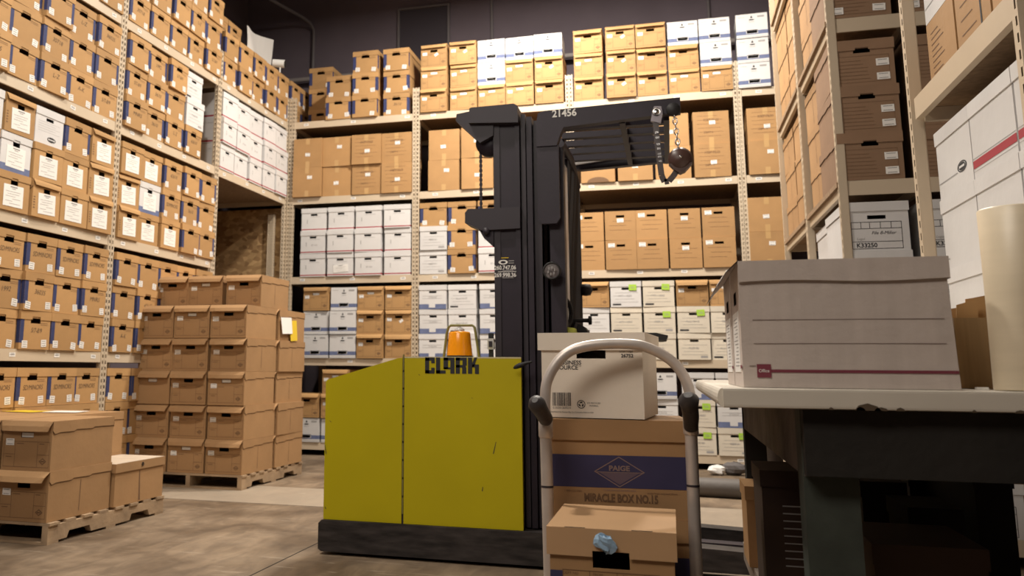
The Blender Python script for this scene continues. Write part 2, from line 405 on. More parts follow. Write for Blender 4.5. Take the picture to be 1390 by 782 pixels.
def flap_lid(w, h, d, m, lh=.05, out=.028):
    """lid whose front flap bulges outward"""
    mb = MB(); x0, x1 = -w/2-.004, w/2+.004; z1 = h+.003; g = .004
    if out > .036 or h > .278: lh = .058
    mb.face(((x0, 0, z1), (x1, 0, z1), (x1, d+g, z1), (x0, d+g, z1)), m)
    n = 6
    row = []
    for i in range(n+1):
        u = i/n; x = x0+(x1-x0)*u; b = out*(1-.25*abs(2*u-1)**3)
        row.append(((x, 0, z1), (x-.007*(2*u-1), -b*.72, z1-lh*.5), (x-.016*(2*u-1), -b, z1-lh)))
    for i in range(n):
        for k in range(2):
            mb.face((row[i][k+1], row[i+1][k+1], row[i+1][k], row[i][k]), m)
            mb.face(((row[i][k][0], row[i][k][1]+.004, row[i][k][2]), (row[i+1][k][0], row[i+1][k][1]+.004, row[i+1][k][2]), (row[i+1][k+1][0], row[i+1][k+1][1]+.004, row[i+1][k+1][2]), (row[i][k+1][0], row[i][k+1][1]+.004, row[i][k+1][2])), m)
    for x in (x0, x1):
        z0 = h-.062
        prof = [(0, z0+.012), (.02, z0-.008), (.06, z0), (.2, z0), (.22, z0+.009), (.38, z0+.006), (.4, z0+.014), (d, z0+.012)] if d > .5 else [(0, z0+.012), (.02, z0-.004), (d, z0)]
        mb.face([(x, y, z) for y, z in prof]+[(x, d+g, z1), (x, 0, z1)], m)
        s_ = 1 if x > 0 else -1
        for (ya, za), (yb, zb) in zip(prof[:-1], prof[1:]):
            mb.face([(x-s_*.0025, ya, za-.005), (x-s_*.0025, yb, zb-.005), (x-s_*.0025, yb, zb+.001), (x-s_*.0025, ya, za+.001)], brownink)
    mb.face(((x0, d+g, h-.06), (x0, d+g, z1), (x1, d+g, z1), (x1, d+g, h-.06)), m)
    return mb
def sticker(w, h, lines=2):
    mb = MB(); mb.box(-w/2, w/2, -.0012, 0, -h/2, h/2, paper)
    for k in range(lines): mb.rect(-w*.36, w*.36, h*(.30-.6*k/max(lines-1, 1))-h*.05, h*(.30-.6*k/max(lines-1, 1))+h*.05, -.0018, greyink)
    return mb
def page_mesh(w, h):
    mb = MB(); mb.box(-w/2, w/2, -.0012, 0, -h/2, h/2, paper)
    mb.rect(-w*.18, w*.18, h*.38, h*.44, -.002, greyink); mb.rect(-w*.1, w*.1, h*.31, h*.34, -.002, greyink)
    for i, (a, b_) in enumerate(((-.4, .36), (-.3, .3), (-.4, .1), (-.05, .36), (-.4, -.05), (-.2, .36))):
        z = h*(.18-.11*i); mb.rect(w*a, w*b_, z, z+h*.018, -.002, greyink)
    return mb
HAND = ['SD/MINORS', '36035', '3610', 'MNRS', '5/7-8/9', '1992', '43610', 'A-K', 'L-Z', '30718']
def proto(kind, var=0):
    key = (kind, var)
    if key in PROTO: return PROTO[key]
    parts = []; rnd = random.Random(str(key))
    W, H, D = .320, .274, .60
    if kind in ('striped', 'plainkraft'):
        mb = MB(); shell(mb, W, H, D, kraft, slot=(0, H-.068, .105, .038))
        if kind == 'striped':
            mb.rect(-W/2, -W/2+.04, .045, H-.055, -.0008, stripe); mb.face(((-W/2-.0008, 0, .045), (-W/2-.0008, 0, H-.055), (-W/2-.0008, .03, H-.055), (-W/2-.0008, .03, .045)), stripe)
            if var % 3 == 1: mb.rect(W/2-.03, W/2, .045, H-.055, -.0008, stripe)
            mb.face(((W/2+.0008, 0, .045), (W/2+.0008, .04, .045), (W/2+.0008, .04, H-.055), (W/2+.0008, 0, H-.055)), stripe)
        if var % 2 == 0:
            tx = HAND[var//2 % len(HAND)]
            add_text(mb, tx, .05, .01, -.001, .135, marker, 0, 1.0 if len(tx) < 6 else .8, .25, rot=rnd.uniform(-.05, .05))
        for z in (.17, .158): mb.rect(.05, .13, z+.02, z+.023, -.001, brownink)
        parts.append(('box_body', mb.data('box_body'), None))
        parts.append(('lid', lid_mesh(W, H, D, kraft, notch=(.085, .022)).data('lid'), None))
        for sx in (-1, 1):
            if var == 5 and sx < 0: continue
            st = sticker(.056, .052, 3); me = st.data('sticker')
            dx, dz, ra = sx*(W/2-.055)+rnd.uniform(-.012, .012), .042+rnd.uniform(-.01, .012), rnd.uniform(-.12, .12)
            me.transform(Matrix.Translation((dx, -.0012, dz)) @ Matrix.Rotation(ra, 4, 'Y')); parts.append(('sticker', me, 'white paper sticker'))
    elif kind in ('page', 'whitepage'):
        base = kraft if kind == 'page' else white
        mb = MB(); shell(mb, W, H, D, base, slot=(0, H-.070, .075, .034))
        if kind == 'whitepage': mb.rect(-W/2, W/2, 0, .05, -.0008, bluew)
        if kind == 'page' and var % 2 == 1:
            for k in range(5): mb.rect(-W/2+.012, -W/2+.03, .06+.02*k, .068+.02*k, -.001, brownink)
        parts.append(('box_body', mb.data('box_body'), None))
        if kind == 'page' and var % 2: parts.append(('lid', flap_lid(W, H, D, kraft, .045, .02).data('lid'), None))
        else: parts.append(('lid', lid_mesh(W, H, D, base, lh=.05, notch=(.06, .012)).data('lid'), None))
        me = page_mesh(.2, .155).data('page'); me.transform(Matrix.Translation((rnd.uniform(-.01, .015), -.0012, .108)) @ Matrix.Rotation(rnd.uniform(-.04, .04), 4, 'Y'))
        parts.append(('paper_page', me, 'large white printed page'))
    elif kind in ('white_red', 'white_oval', 'white_print', 'white_green', 'cream_green', 'cream_print', 'white_band'):
        base = cream if kind.startswith('cream') else white
        mb = MB(); shell(mb, W, H, .40 if kind != 'white_red' else D, base, slot=(0, H-.078, .085, .024))
        if kind == 'white_red':
            mb.rect(-W/2, W/2, .012, .024, -.0008, redp)
            for x in (-W/2-.0008, W/2+.0008): mb.face(((x, 0, .012), (x, D, .012), (x, D, .03), (x, 0, .03)) if x > 0 else ((x, 0, .012), (x, 0, .03), (x, D, .03), (x, D, .012)), redp)
            mb.rect(-W/2+.07, -W/2+.078, .09, .14, -.001, greyink); mb.rect(-.05, .09, .17, .173, -.001, greyink)
            if var % 2: add_text(mb, '87-441', .03, .02, -.001, .1, greyink)
        if kind == 'white_oval':
            n = 20
            for r0, r1, mm, yy in ((1, .8, ink, -.001), (.74, 0, ink, -.001)):
                pts = [(.05*r0*math.cos(2*PI*k/n), yy, .05+.02*r0*math.sin(2*PI*k/n)) for k in range(n)]
                mb.face([(p[0]+.03, p[1], p[2]) for p in pts], ink) if r1 == 0 else mb.mesh([(p[0]+.03, p[1], p[2]) for p in pts]+[(.03+.05*r1*math.cos(2*PI*k/n), yy, .05+.02*r1*math.sin(2*PI*k/n)) for k in range(n)], [(k, (k+1) % n, n+(k+1) % n, n+k) for k in range(n)], ink)
            mb.rect(-.01, .07, .046, .054, -.0016, white)
            for k in range(5): mb.rect(-.13, .12-(k % 2)*.05, .1+.018*k, .1015+.018*k, -.001, greyink)
        if 'print' in kind or 'green' in kind:
            for k in range(4): mb.rect(-.13+(k % 2)*.02, .13-(k % 3)*.04, .05+.034*k, .0525+.034*k, -.001, greyink)
            add_text(mb, ['4471 - 4502', '0889 A', 'Acct 12-15', 'FILES 96'][var % 4], .03, -.01, -.0012, .118, greyink, 0, 1, .2, rot=rnd.uniform(-.05, .05))
            mb.rect(.06, .13, .02, .04, -.001, greyink) if var % 2 else mb.rect(-.14, -.05, .018, .036, -.001, ink)
        if kind == 'white_band':
            mb.rect(-W/2, W/2, .0, .058, -.0008, bluew); mb.rect(-.045, .03, .018, .075, -.0013, white)
            for k in range(2): mb.rect(-.12, .11, .12+.03*k, .123+.03*k, -.001, greyink)
            add_text(mb, 'STORAGE', .022, 0, -.0012, .135, greyink)
        parts.append(('box_body', mb.data('box_body'), None))
        parts.append(('lid', lid_mesh(W, H, .40 if kind != 'white_red' else D, base, lh=.055).data('lid'), None))
        if 'green' in kind:
            mb = MB(); mb.box(-.04, .04, -.0012, 0, -.032, .032, green)
            mb.rect(-.025, .02, .004, .008, -.0018, greyink); mb.rect(-.02, .025, -.01, -.006, -.0018, greyink)
            me = mb.data('note'); me.transform(Matrix.Translation((.075, -.0062, H-.065-.012*(var % 2))) @ Matrix.Rotation(rnd.uniform(-.06, .06), 4, 'Y')); parts.append(('sticky_note', me, 'bright green sticky note'))
        if kind == 'white_red' and var == 3:
            me = page_mesh(.19, .09).data('page'); me.transform(Matrix.Translation((.01, -.003, .09)) @ Matrix.Rotation(-.08, 4, 'Y')); parts.append(('paper_page', me, None))
    elif kind == 'white_blue':
        W2, H2, D2 = .322, .272, .40
        mb = MB(); shell(mb, W2, H2, D2, white, slot=(0, .062, .105, .026), top=True)
        mb.rect(-W2/2, -.06, .035, .078, -.0008, bluew); mb.rect(.06, W2/2, .035, .078, -.0008, bluew); mb.rect(-.06, .06, .035, .045, -.0008, bluew); mb.rect(-.06, .06, .079, .085, -.0008, ink)
        # small emblem and print near the top
        mb.face(((-.012, -.001, .222), (.012, -.001, .222), (.004, -.001, .246), (-.004, -.001, .246)), ink)
        mb.face([(.03*math.cos(a), -.001, .203+.007*math.sin(a)) for a in [2*PI*k/12 for k in range(12)]], ink)
        add_text(mb, 'Recycle', .018, 0, -.0012, .18, greyink); mb.rect(-.14, -.07, .235, .239, -.001, greyink); mb.rect(.06, .13, .225, .245, -.001, greyink)
        mb.rect(-W2/2, W2/2, .012, .014, -.001, greyink)
        mb.box(-W2/2-.001, W2/2+.001, -.001, D2+.001, H2-.002, H2, white)
        for x in (-W2/2-.0008, W2/2+.0008):
            mb.face(((x, 0, .035), (x, D2, .035), (x, D2, .078), (x, 0, .078)) if x > 0 else ((x, 0, .035), (x, 0, .078), (x, D2, .078), (x, D2, .035)), bluew)
        parts.append(('box_body', mb.data('box_body'), None))
        hm = MB().tube([(-.05, -.004, .074), (-.03, -.012, .078), (.03, -.012, .078), (.05, -.004, .074)], .005, ink, 8); parts.append(('handle', hm.data('handle'), None))
    elif kind in ('form', 'form_pallet', 'blank_pallet', 'form_set'):
        km = kraft if kind == 'form' else kraft_d
        W2, H2, D2 = (.322, .274, .40) if kind == 'form' else (.338, .279, .60)
        mb = MB(); shell(mb, W2, H2, D2, km, slot=(0, H2-.078, .088, .03))
        if kind != 'blank_pallet':
            y = -.0009; t = .0022
            mb.frame(-W2/2+.012, W2/2-.012, .02, .165, y, t, brownink)
            mb.rect(-.08, -.08+t, .02, .165, y, brownink); mb.rect(.075, .075+t, .02, .165, y, brownink)
            mb.rect(-W2/2+.012, -.08, .09, .09+t, y, brownink); mb.rect(.075, W2/2-.012, .09, .09+t, y, brownink)
            mb.rect(-.07, -.02, .15, .154, y, brownink); mb.rect(-.14, -.1, .075, .079, y, brownink); mb.rect(.085, .12, .15, .154, y, brownink)
            cx, cz = .115, .055
            mb.face(((cx-.026, y, cz), (cx, y, cz-.019), (cx+.026, y, cz), (cx, y, cz+.019)), brownink)
            mb.face(((cx-.018, y-.0006, cz), (cx, y-.0006, cz-.012), (cx+.018, y-.0006, cz), (cx, y-.0006, cz+.012)), km)
            mb.rect(cx-.012, cx+.012, cz-.004, cz+.004, y-.001, brownink)
        if var in (1, 4): mb.rect(-.04, .04, H2-.09, H2-.066, .003, paper)
        # faint seam down the long side
        for x in (-W2/2-.0008, W2/2+.0008):
            pts = ((x, D2*.48, .03), (x, D2*.49, .03), (x, D2*.50, H2-.07), (x, D2*.49, H2-.07))
            if var in (2, 3): mb.face(pts if x > 0 else tuple(reversed(pts)), brownink)
        parts.append(('box_body', mb.data('box_body'), None))
        parts.append(('lid', flap_lid(W2, H2, D2, km, .045, ((.034, .022, .038, .028, .016) if kind == 'form' else (.062, .045, .068, .055, .035))[var % 5]).data('lid'), None))
        if kind in ('form', 'form_pallet'):
            me = sticker(.056, .038, 2).data('sticker'); me.transform(Matrix.Translation((-W2/2+.052+rnd.uniform(-.006, .006), -.0012, .165+rnd.uniform(-.006, .006))) @ Matrix.Rotation(rnd.uniform(-.05, .05), 4, 'Y')); parts.append(('sticker', me, 'white paper sticker'))
            if kind == 'form' and var in (3,):
                me = sticker(.045, .03, 1).data('sticker'); me.transform(Matrix.Translation((.03, -.0012, .15)) @ Matrix.Rotation(-.6, 4, 'Y')); parts.append(('sticker', me, 'small tilted white sticker'))
    elif kind == 'carton':
        W2, H2, D2 = .372, .365, .45
        mb = MB(); shell(mb, W2, H2, D2, kraft_c, top=True)
        mb.rect(-.025, .025, 0, .075, -.0008, tape); mb.rect(-.025, .025, H2-.075, H2, -.0008, tape)
        mb.box(-W2/2, W2/2, D2/2-.03, D2/2+.03, H2, H2+.0008, tape)
        if var % 3 == 1:
            for k in range(6): mb.rect(-.15+rnd.uniform(0, .03), .15-rnd.uniform(0, .08), .09+.045*k, .092+.045*k, -.001, brownink)
            add_text(mb, 'KEEP FILES', .035, 0, -.0012, .27, brownink, 0, 1, .2)
            add_text(mb, 'DEPT 4', .03, -.03, -.0012, .13, brownink, 0, 1, .2)
        parts.append(('box_body', mb.data('box_body'), None))
        me = sticker(.062, .042, 2).data('sticker'); me.transform(Matrix.Translation((rnd.uniform(-.06, .06), -.0012, rnd.choice((.16, .2, .24)))) @ Matrix.Rotation(rnd.uniform(-.06, .06), 4, 'Y')); parts.append(('sticker', me, 'white paper sticker'))
    elif kind == 'slotted':
        W2, H2, D2 = .328, .322, .40
        mb = MB(); shell(mb, W2, H2, D2, kraft_c, slot=(.0, H2-.06, .09, .026), top=True)
        for k in range(3): mb.rect(-.12+rnd.uniform(0, .04), .12-rnd.uniform(0, .06), .11+.05*k, .1125+.05*k, -.001, brownink)
        parts.append(('box_body', mb.data('box_body'), None))
        dx, dz = ((-.1, H2-.055), (0, H2-.105), (-.1, H2-.055))[var % 3]
        me = sticker(.07, .045, 2).data('sticker'); me.transform(Matrix.Translation((dx, -.0012, dz)) @ Matrix.Rotation(rnd.uniform(-.05, .05), 4, 'Y')); parts.append(('sticker', me, 'white paper sticker'))
    elif kind == 'opencarton':
        W2, H2, D2 = .37, .33, .42
        mb = MB(); shell(mb, W2, H2, D2, kraft_c)
        parts.append(('box_body', mb.data('box_body'), None))
        f = MB(); f.face(((-W2/2, 0, H2), (W2/2, 0, H2), (W2/2-.02, -.05, H2-.06), (-W2/2+.03, -.06, H2-.07)), kraft_c); f.face(((-W2/2, D2, H2), (-W2/2, 0, H2), (-.02, .02, H2+.04), (-.02, D2, H2+.03)), kraft_c)
        parts.append(('flap', f.data('flap'), None))
        s_ = MB(); n = 14; s_.face([(.12*math.cos(PI*k/n), -.002, .0+.06*math.sin(PI*k/n)) for k in range(n+1)], brownink); parts.append(('dark_patch', s_.data('patch'), None))
    elif kind == 'twotag':
        W2, H2, D2 = .335, .276, .60
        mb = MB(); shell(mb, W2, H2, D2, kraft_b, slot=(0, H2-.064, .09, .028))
        mb.frame(-.14, .14, .02, .18, -.0009, .002, brownink)
        for k in range(6): mb.rect(-.13, .04-rnd.uniform(0, .05), .04+.022*k, .0425+.022*k, -.001, brownink)
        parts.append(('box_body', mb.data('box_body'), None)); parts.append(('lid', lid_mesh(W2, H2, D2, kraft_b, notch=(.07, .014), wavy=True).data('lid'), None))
        for z in ((.05, .135) if var == 0 else (.05,)):
            me = sticker(.068, .042, 2).data('sticker'); me.transform(Matrix.Translation((.105, -.0012, z)) @ Matrix.Rotation(rnd.uniform(-.04, .04), 4, 'Y')); parts.append(('sticker', me, 'white paper sticker'))
        if var: me = sticker(.068, .042, 2).data('sticker'); me.transform(Matrix.Translation((-.12, -.0012, .045))); parts.append(('sticker', me, 'white paper sticker'))
    elif kind == 'white_form':
        W2, H2, D2 = .325, .276, .60
        mb = MB(); shell(mb, W2, H2, D2, white, slot=(0, H2-.085, .095, .022))
        t = .003; y = -.0009
        mb.frame(-.135, .125, .01, .165, y, t, ink)
        for z in (.05, .125): mb.rect(-.135, .125, z, z+t, y, ink)
        for x in (-.085, -.04, .015, .07): mb.rect(x, x+t, .128, .165, y, ink)
        add_text(mb, 'K33250', .034, -.06, -.0012, .03, ink, .0008)
        add_text(mb, 'File 8-Miller', .026, .03, -.0012, .1, ink, 0, 1, .3); add_text(mb, 'Legal', .02, -.09, -.0012, .068, greyink, 0, 1, .3)
        parts.append(('box_body', mb.data('box_body'), None)); parts.append(('lid', lid_mesh(W2, H2, D2, white, lh=.05).data('lid'), None))
    PROTO[key] = parts; return parts
LOOK = {'striped': 'blue-striped kraft box', 'plainkraft': 'plain kraft box', 'page': 'kraft box with large page', 'whitepage': 'white box with blue corners', 'white_red': 'white box with red line',
        'white_oval': 'white box with black oval', 'white_print': 'white printed box', 'white_green': 'white box with green note', 'cream_green': 'cream box with green note', 'cream_print': 'cream printed box',
        'white_band': 'white blue-banded lidded box', 'white_blue': 'white box with blue band', 'form': 'brown form-printed box', 'carton': 'tall taped carton', 'slotted': 'tan carton with hand slot',
        'opencarton': 'sagging open carton', 'twotag': 'shaded brown box', 'white_form': 'white form-printed box', 'form_pallet': 'brown form-printed box', 'blank_pallet': 'blank brown box', 'form_set': 'brown box'}
def put(kind, var, x, y, z, rot, label, group, jit=.035):
    nm_ = 'white_box' if kind.startswith('white') or kind == 'whitepage' else 'cream_box' if kind.startswith('cream') else 'carton' if kind in ('carton', 'slotted', 'opencarton') else 'kraft_box'
    t = thing(nm_, label, 'box', (x, y, z), rot+random.uniform(-jit, jit), group)
    for nm, me, lb in proto(kind, var): link(nm, me, t, lb)
    return t
ORD = ['first', 'second', 'third', 'fourth', 'fifth', 'sixth', 'seventh']
ROWN = {3: ['bottom row', 'middle row', 'top row'], 2: ['lower row', 'upper row'], 1: ['single row']}
SHN = {1: 'top shelf', 2: 'second shelf', 3: 'third shelf', 4: 'fourth shelf', 5: 'bottom shelf'}
def fill(side, bay, level, xs, cols, back=0, pitch=.28, nrow=None, first=0):
    """cols: list of columns, each a list of kinds from bottom to top (None = gap). xs: centre positions along the rack."""
    mr = nrow or max(len(c) for c in cols)
    for i, (xc, col) in enumerate(zip(xs, cols)):
        dj = random.uniform(-.012, .012)
        for r, k in enumerate(col):
            if k is None: continue
            k, var = (k if isinstance(k, tuple) else (k, random.randrange(0, 6)))
            if k == 'striped' and not isinstance(col[r], tuple): var = random.randrange(0, 20)
            if k in ('form', 'form_pallet') and not isinstance(col[r], tuple): var = random.randrange(0, 5)
            z = SH[level]+.001+r*pitch
            o = -.008+dj+random.uniform(-.016, .016)+back
            xx = xc+random.uniform(-.004, .004)
            lab = f"{LOOK[k]}, {ROWN[mr][r]}, {ORD[i+first]} from left, {SHN[level]}, {bay}"
            grp = f"boxes on the {SHN[level]} of {bay}"
            if side == 'L': put(k, var, -o, xx, z, PI/2, lab, grp)
            elif side == 'B': put(k, var, xx, YC+o, z, 0, lab, grp)
def pitchxs(x0, n, p=.34): return [x0+p*(i+.5) for i in range(n)]
S, PG, WP, WR, WO = 'striped', 'page', 'whitepage', 'white_red', 'white_oval'
NB, MBY, FB = "left rack's near bay", "left rack's middle bay", "left rack's far bay"
nx = pitchxs(4.715, 5, .337); mx_ = pitchxs(6.485, 5, .338); fx = pitchxs(8.235, 5, .343)
fill('L', NB, 1, nx[4:], [[S]], nrow=3, first=4)
fill('L', NB, 2, nx, [[S]*2]+[[S]*3]*4)
fill('L', NB, 3, nx, [[PG, S, 'white_print'], [(PG, 0), (WP, 0), (PG, 1)], [(PG, 1), (PG, 0), (WO, 0)], [(PG, 2), (PG, 0), (S, 7)], [(PG, 3), (PG, 1), (PG, 1)]])
fill('L', NB, 4, nx, [[None]*3, [(S, 5), (S, 10), (S, 0)], [(S, 8), (S, 2), (S, 0)], [(S, 3), (S, 1), (S, 0)], [(S, 11), (S, 6), (S, 0)]])
fill('L', NB, 5, nx, [[None]*3]+[[S, S, (S, 0)]]*4)
fill('L', MBY, 1, mx_, [[S, S]]*2+[[S, S, S]]*3)
fill('L', MBY, 2, mx_[:4], [[S]*3, [S]*3, [S]*3, [S, 'white_print', 'white_print']])
fill('L', MBY, 3, mx_, [[(PG, 1), (PG, 1), (PG, 0)], [(PG, 0), (WP, 1), (PG, 2)], [(PG, 2), S, S], [S]*3, [S]*3])
fill('L', MBY, 4, mx_, [[S]*3]*5)
fill('L', MBY, 5, mx_, [[S]*3]*3)
fill('L', FB, 1, fx, [[S, S]]*5, nrow=3)
fill('L', FB, 2, fx, [[(WR, 0), (WR, 1), (WR, 2)]]*5)
for i in range(2): put('striped', 2*i, -.16, fx[i]+.02, SH[1]+.561, PI/2, f"blue-striped kraft box set back on top, {ORD[i]} from left, {FB}", f"boxes on the top shelf of {FB}")
for i in range(2):
    for r in range(2): put('striped', 3*i+r, .005, 10.17+.35*i, SH[1]+.001+.28*r, PI/2, f"dim blue-striped kraft box, {ROWN[2][r]}, {ORD[i]} past the rack corner, top shelf, left rack", 'boxes past the corner of the left rack')
BL, B2, B3, B4 = "back rack's left bay", "back rack's second bay", "back rack's third bay", "back rack's right bay"
# back rack, top shelf
fill('B', BL, 1, [.66, 1.01, 1.40], [[(S, 1), (S, 3)], [(S, 5), (S, 7), (S, 9)], [(S, 4), (S, 1), (S, 3)]], nrow=3, first=1)
for r in range(3): put('striped', 5, .25, YC+.42, SH[1]+.001+.28*r, 0, f"dim recessed kraft box, {ROWN[3][r]}, first from left, top shelf, {BL}", f"boxes on the top shelf of {BL}")
FM, WB = 'form', 'white_blue'
fill('B', B2, 1, [1.88, 2.24, 2.575, 2.91, 3.25], [[(FM, 0), (FM, 4), (FM, 3)], [(FM, 1), (FM, 1), (FM, 3)], [(FM, 1), WB, WB], [(FM, 4), (FM, 1), WB], [(FM, 0), (FM, 3), WB]])
fill('B', B3, 1, [3.70, 4.06, 4.395, 4.735, 5.075], [[(FM, 0), (FM, 1), (FM, 2)], [(FM, 3), (FM, 3), (FM, 3)], [(FM, 0), (FM, 2), (FM, 0)], [(FM, 1), (FM, 2), WB], [(FM, 4), WB, WB]])
fill('B', B4, 1, [5.46, 5.86, 6.2], [[WB, WB, WB]])
# second shelf: tall cartons
fill('B', BL, 2, [.275, .655, 1.04, 1.42], [[('carton', 0), ('carton', 2)], [('carton', 3), ('carton', 0)], [('carton', 1), ('carton', 4)], [('carton', 4), ('carton', 1)]], pitch=.367)
fill('B', B2, 2, [2.0, 2.40, 2.79, 3.18], [[('carton', 0), ('carton', 3)], [('carton', 2), ('carton', 5)], [None, None], [('carton', 3), ('carton', 5)]], pitch=.367)
fill('B', B3, 2, [3.77, 4.175, 4.575, 4.99], [[('opencarton', 0)], [('carton', 2)], [('carton', 0), ('carton', 3)], [('carton', 4), ('carton', 1)]], pitch=.367, nrow=2)
fill('B', B4, 2, [5.54, 5.93, 6.3], [[('carton', 0), ('carton', 4)]], pitch=.367)
# third shelf
fill('B', BL, 3, [.37, .725, 1.075, 1.435], [[(WR, 0), (WR, 1), (WR, 0)], [(WR, 3), (WR, 0), (WR, 2)], [(WR, 1), (WR, 2), (WR, 0)], [(WR, 0), (WR, 4), (WR, 2)]])
fill('B', B2, 3, [1.875, 2.215, 2.57, 2.92, 3.26], [['white_print', 'white_print', (S, 3)], [(S, 1), (S, 7), (S, 9)], [WR, WR, (S, 5)]])
fill('B', B3, 3, [3.65, 3.995, 4.325, 4.67, 5.015], [[('slotted', 0), ('slotted', 3)], [('slotted', 0), ('slotted', 1)], [('slotted', 2), ('slotted', 0)], [('slotted', 1), ('slotted', 4)], [('slotted', 0), ('slotted', 3)]], pitch=.324)
fill('B', B4, 3, [5.5, 5.9, 6.28], [[('carton', 0), ('carton', 3)]], pitch=.367)
# fourth shelf
fill('B', BL, 4, [.43, .775, 1.11, 1.455], [[WB, WB, (FM, 1)], [WB, WB, WB], [(FM, 0), (FM, 0), (FM, 1)], [(FM, 2), (FM, 3), (FM, 0)]])
bb = 'white_band'
fill('B', B2, 4, [1.875, 2.22, 2.585, 2.92, 3.26], [[bb, bb, bb], ['white_print', 'white_print', 'white_print'], [bb, bb, bb]])
fill('B', B3, 4, [3.69, 4.03, 4.37, 4.715, 5.05], [['cream_print', 'white_print', (FM, 0)], ['cream_print', 'cream_print', ('white_green', 0)], ['cream_print', ('cream_green', 1), ('cream_green', 0)], ['cream_print', ('cream_green', 2), (FM, 2)], ['cream_print', 'cream_print', (FM, 4)]])
# bottom shelf
fill('B', BL, 5, [.34, .69], [[WB, (FM, 0)], [WB, (FM, 0), (FM, 1)]], nrow=3)
fill('B', B3, 5, [3.67, 4.02, 4.36, 4.73, 5.07], [[None]*3, [None]*3, ['cream_print', bb, WB], [('cream_green', 3), ('cream_green', 4), bb], [('cream_green', 5), bb, 'white_print']])

# ------------------------------------------------------------------ right racks: boxes
def putR(kind, var, x, y, z, label, grp): put(kind, var, x, y, z, 0, label, grp, .008)
for lv, n in ((2, 3), (3, 3)):
    for r in range(n):
        zz = SH[lv]+.001+.28*r
        for ci, x in enumerate((5.615, 6.02)):
            if lv == 2 and (r == 2 or (r == 1 and ci)): continue
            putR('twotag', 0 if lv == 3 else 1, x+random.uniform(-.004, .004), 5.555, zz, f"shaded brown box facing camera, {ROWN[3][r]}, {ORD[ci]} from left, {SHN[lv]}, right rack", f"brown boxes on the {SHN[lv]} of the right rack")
        putR('form_set', 2, 5.645, 6.18, zz, f"tan box seen side-on, {ROWN[3][r]}, {SHN[lv]}, second deep on right rack", 'tan boxes seen side-on on the right rack')
        for k in range(2): putR('form_set', 2, 5.645, 6.90+.62*k, zz, f"tan box seen side-on, {ROWN[3][r]}, {SHN[lv]}, {('third', 'farthest')[k]} deep on right racks", 'tan boxes seen side-on on the right rack')
putR('form_set', 2, 5.645, 7.52, SH[1]+.001, 'tan box seen side-on on the top shelf, farthest deep on right racks', 'tan boxes seen side-on on the right rack')
for r in range(3):
    zz = SH[4]+.001+.28*r
    putR('white_form', 0, 5.62, 5.56, zz, f"shaded white box with black form lines, {ROWN[3][r]}, fourth shelf of right rack", 'white form boxes on the right rack')
    putR('white_form', 0, 6.02, 5.56, zz, f"shaded white box partly behind the post, {ROWN[3][r]}, fourth shelf of right rack", 'white form boxes on the right rack')
    for k in range(2):
        if r < 2 or k == 0: putR('white_red', 1, 5.645+.02*k, 6.18+.73*k, zz, f"white box seen side-on, {ROWN[3][r]}, {('second', 'third')[k]} deep on the fourth shelf, right racks", 'white boxes seen side-on on the right rack')
for i_, x_ in enumerate((5.66, 6.04)):
    putR('white_form', 0, x_, 5.56, SH[5]+.001, f"white form-printed box, {ORD[i_]} from left on the bottom shelf, seen under the workbench", 'boxes on the right rack bottom shelf')
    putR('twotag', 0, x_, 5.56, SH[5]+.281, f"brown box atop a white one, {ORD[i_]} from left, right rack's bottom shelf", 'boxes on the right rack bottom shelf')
# near right rack, turned to face the aisle
NR = thing('shelving_rack', 'nearest beige shelving rack at far right holding tall white boxes with red stripe', 'shelving rack')
SX0, SY0, SY1 = 5.445, 2.78, 3.95
for (x, y) in ((SX0, SY1), (SX0, SY0), (6.55, SY1), (6.55, SY0)):
    o = link('post', POSTA, NR); o.location = (x+.023, y-(.0 if y > 3 else .0), 0)
for lv in (1, 2, 3, 4, 5):
    z = SH[lv]
    MB().box(SX0+.004, SX0+.03, SY0+.04, SY1-.04, z-BH, z, steel).build('beam', NR)
    MB().box(6.53, 6.55, SY0+.04, SY1-.04, z-BH, z, steel).build('beam', NR)
    MB().box(SX0+.031, 6.52, SY0+.0, SY1-.0, z-.03, z-.001, deckm).build('shelf_board', NR)
    for y in (SY0, SY1): MB().box(SX0+.045, 6.5, y-.014, y+.014, z-BH, z-.031, steel).build('end_beam', NR)
def side_white(yc, w, z, first, label, r):
    """white box in a row along Y whose visible face looks to -X"""
    t = thing('white_box', label, 'box', (SX0+.045, yc, z), -PI/2, 'tall white boxes on the near right rack')
    D = .34; H = .262
    mb = MB(); shell(mb, w, H, D, white)
    if first and r < 2: mb.rect(-w/2, -w/2+.05, .035, .04, -.001, greyink)
    elif first:
        n = 24
        cx, cz = w*.22, .075
        ring = lambda k_: [(cx+.052*k_*math.cos(2*PI*k/n), -.001, cz+.020*k_*math.sin(2*PI*k/n)) for k in range(n)]
        mb.mesh(ring(1)+ring(.82), [(k, (k+1) % n, n+(k+1) % n, n+k) for k in range(n)], ink); mb.face(ring(.72), ink); mb.rect(cx-.03, cx+.03, cz-.004, cz+.004, -.0016, white)
        mb.rect(-w/2, cx-.055, .06, .064, -.001, greyink)
    else:
        mb.rect(-w/2, w/2, .035, .062, -.001, redp); mb.rect(-w/2, w/2, .068, .070, -.001, greyink); mb.rect(-w/2, w/2, .024, .0255, -.001, greyink)
    mb.build('box_body', t)
    lid_mesh(w, H, D, white, lh=.048, g=.004).build('lid', t)
    return t
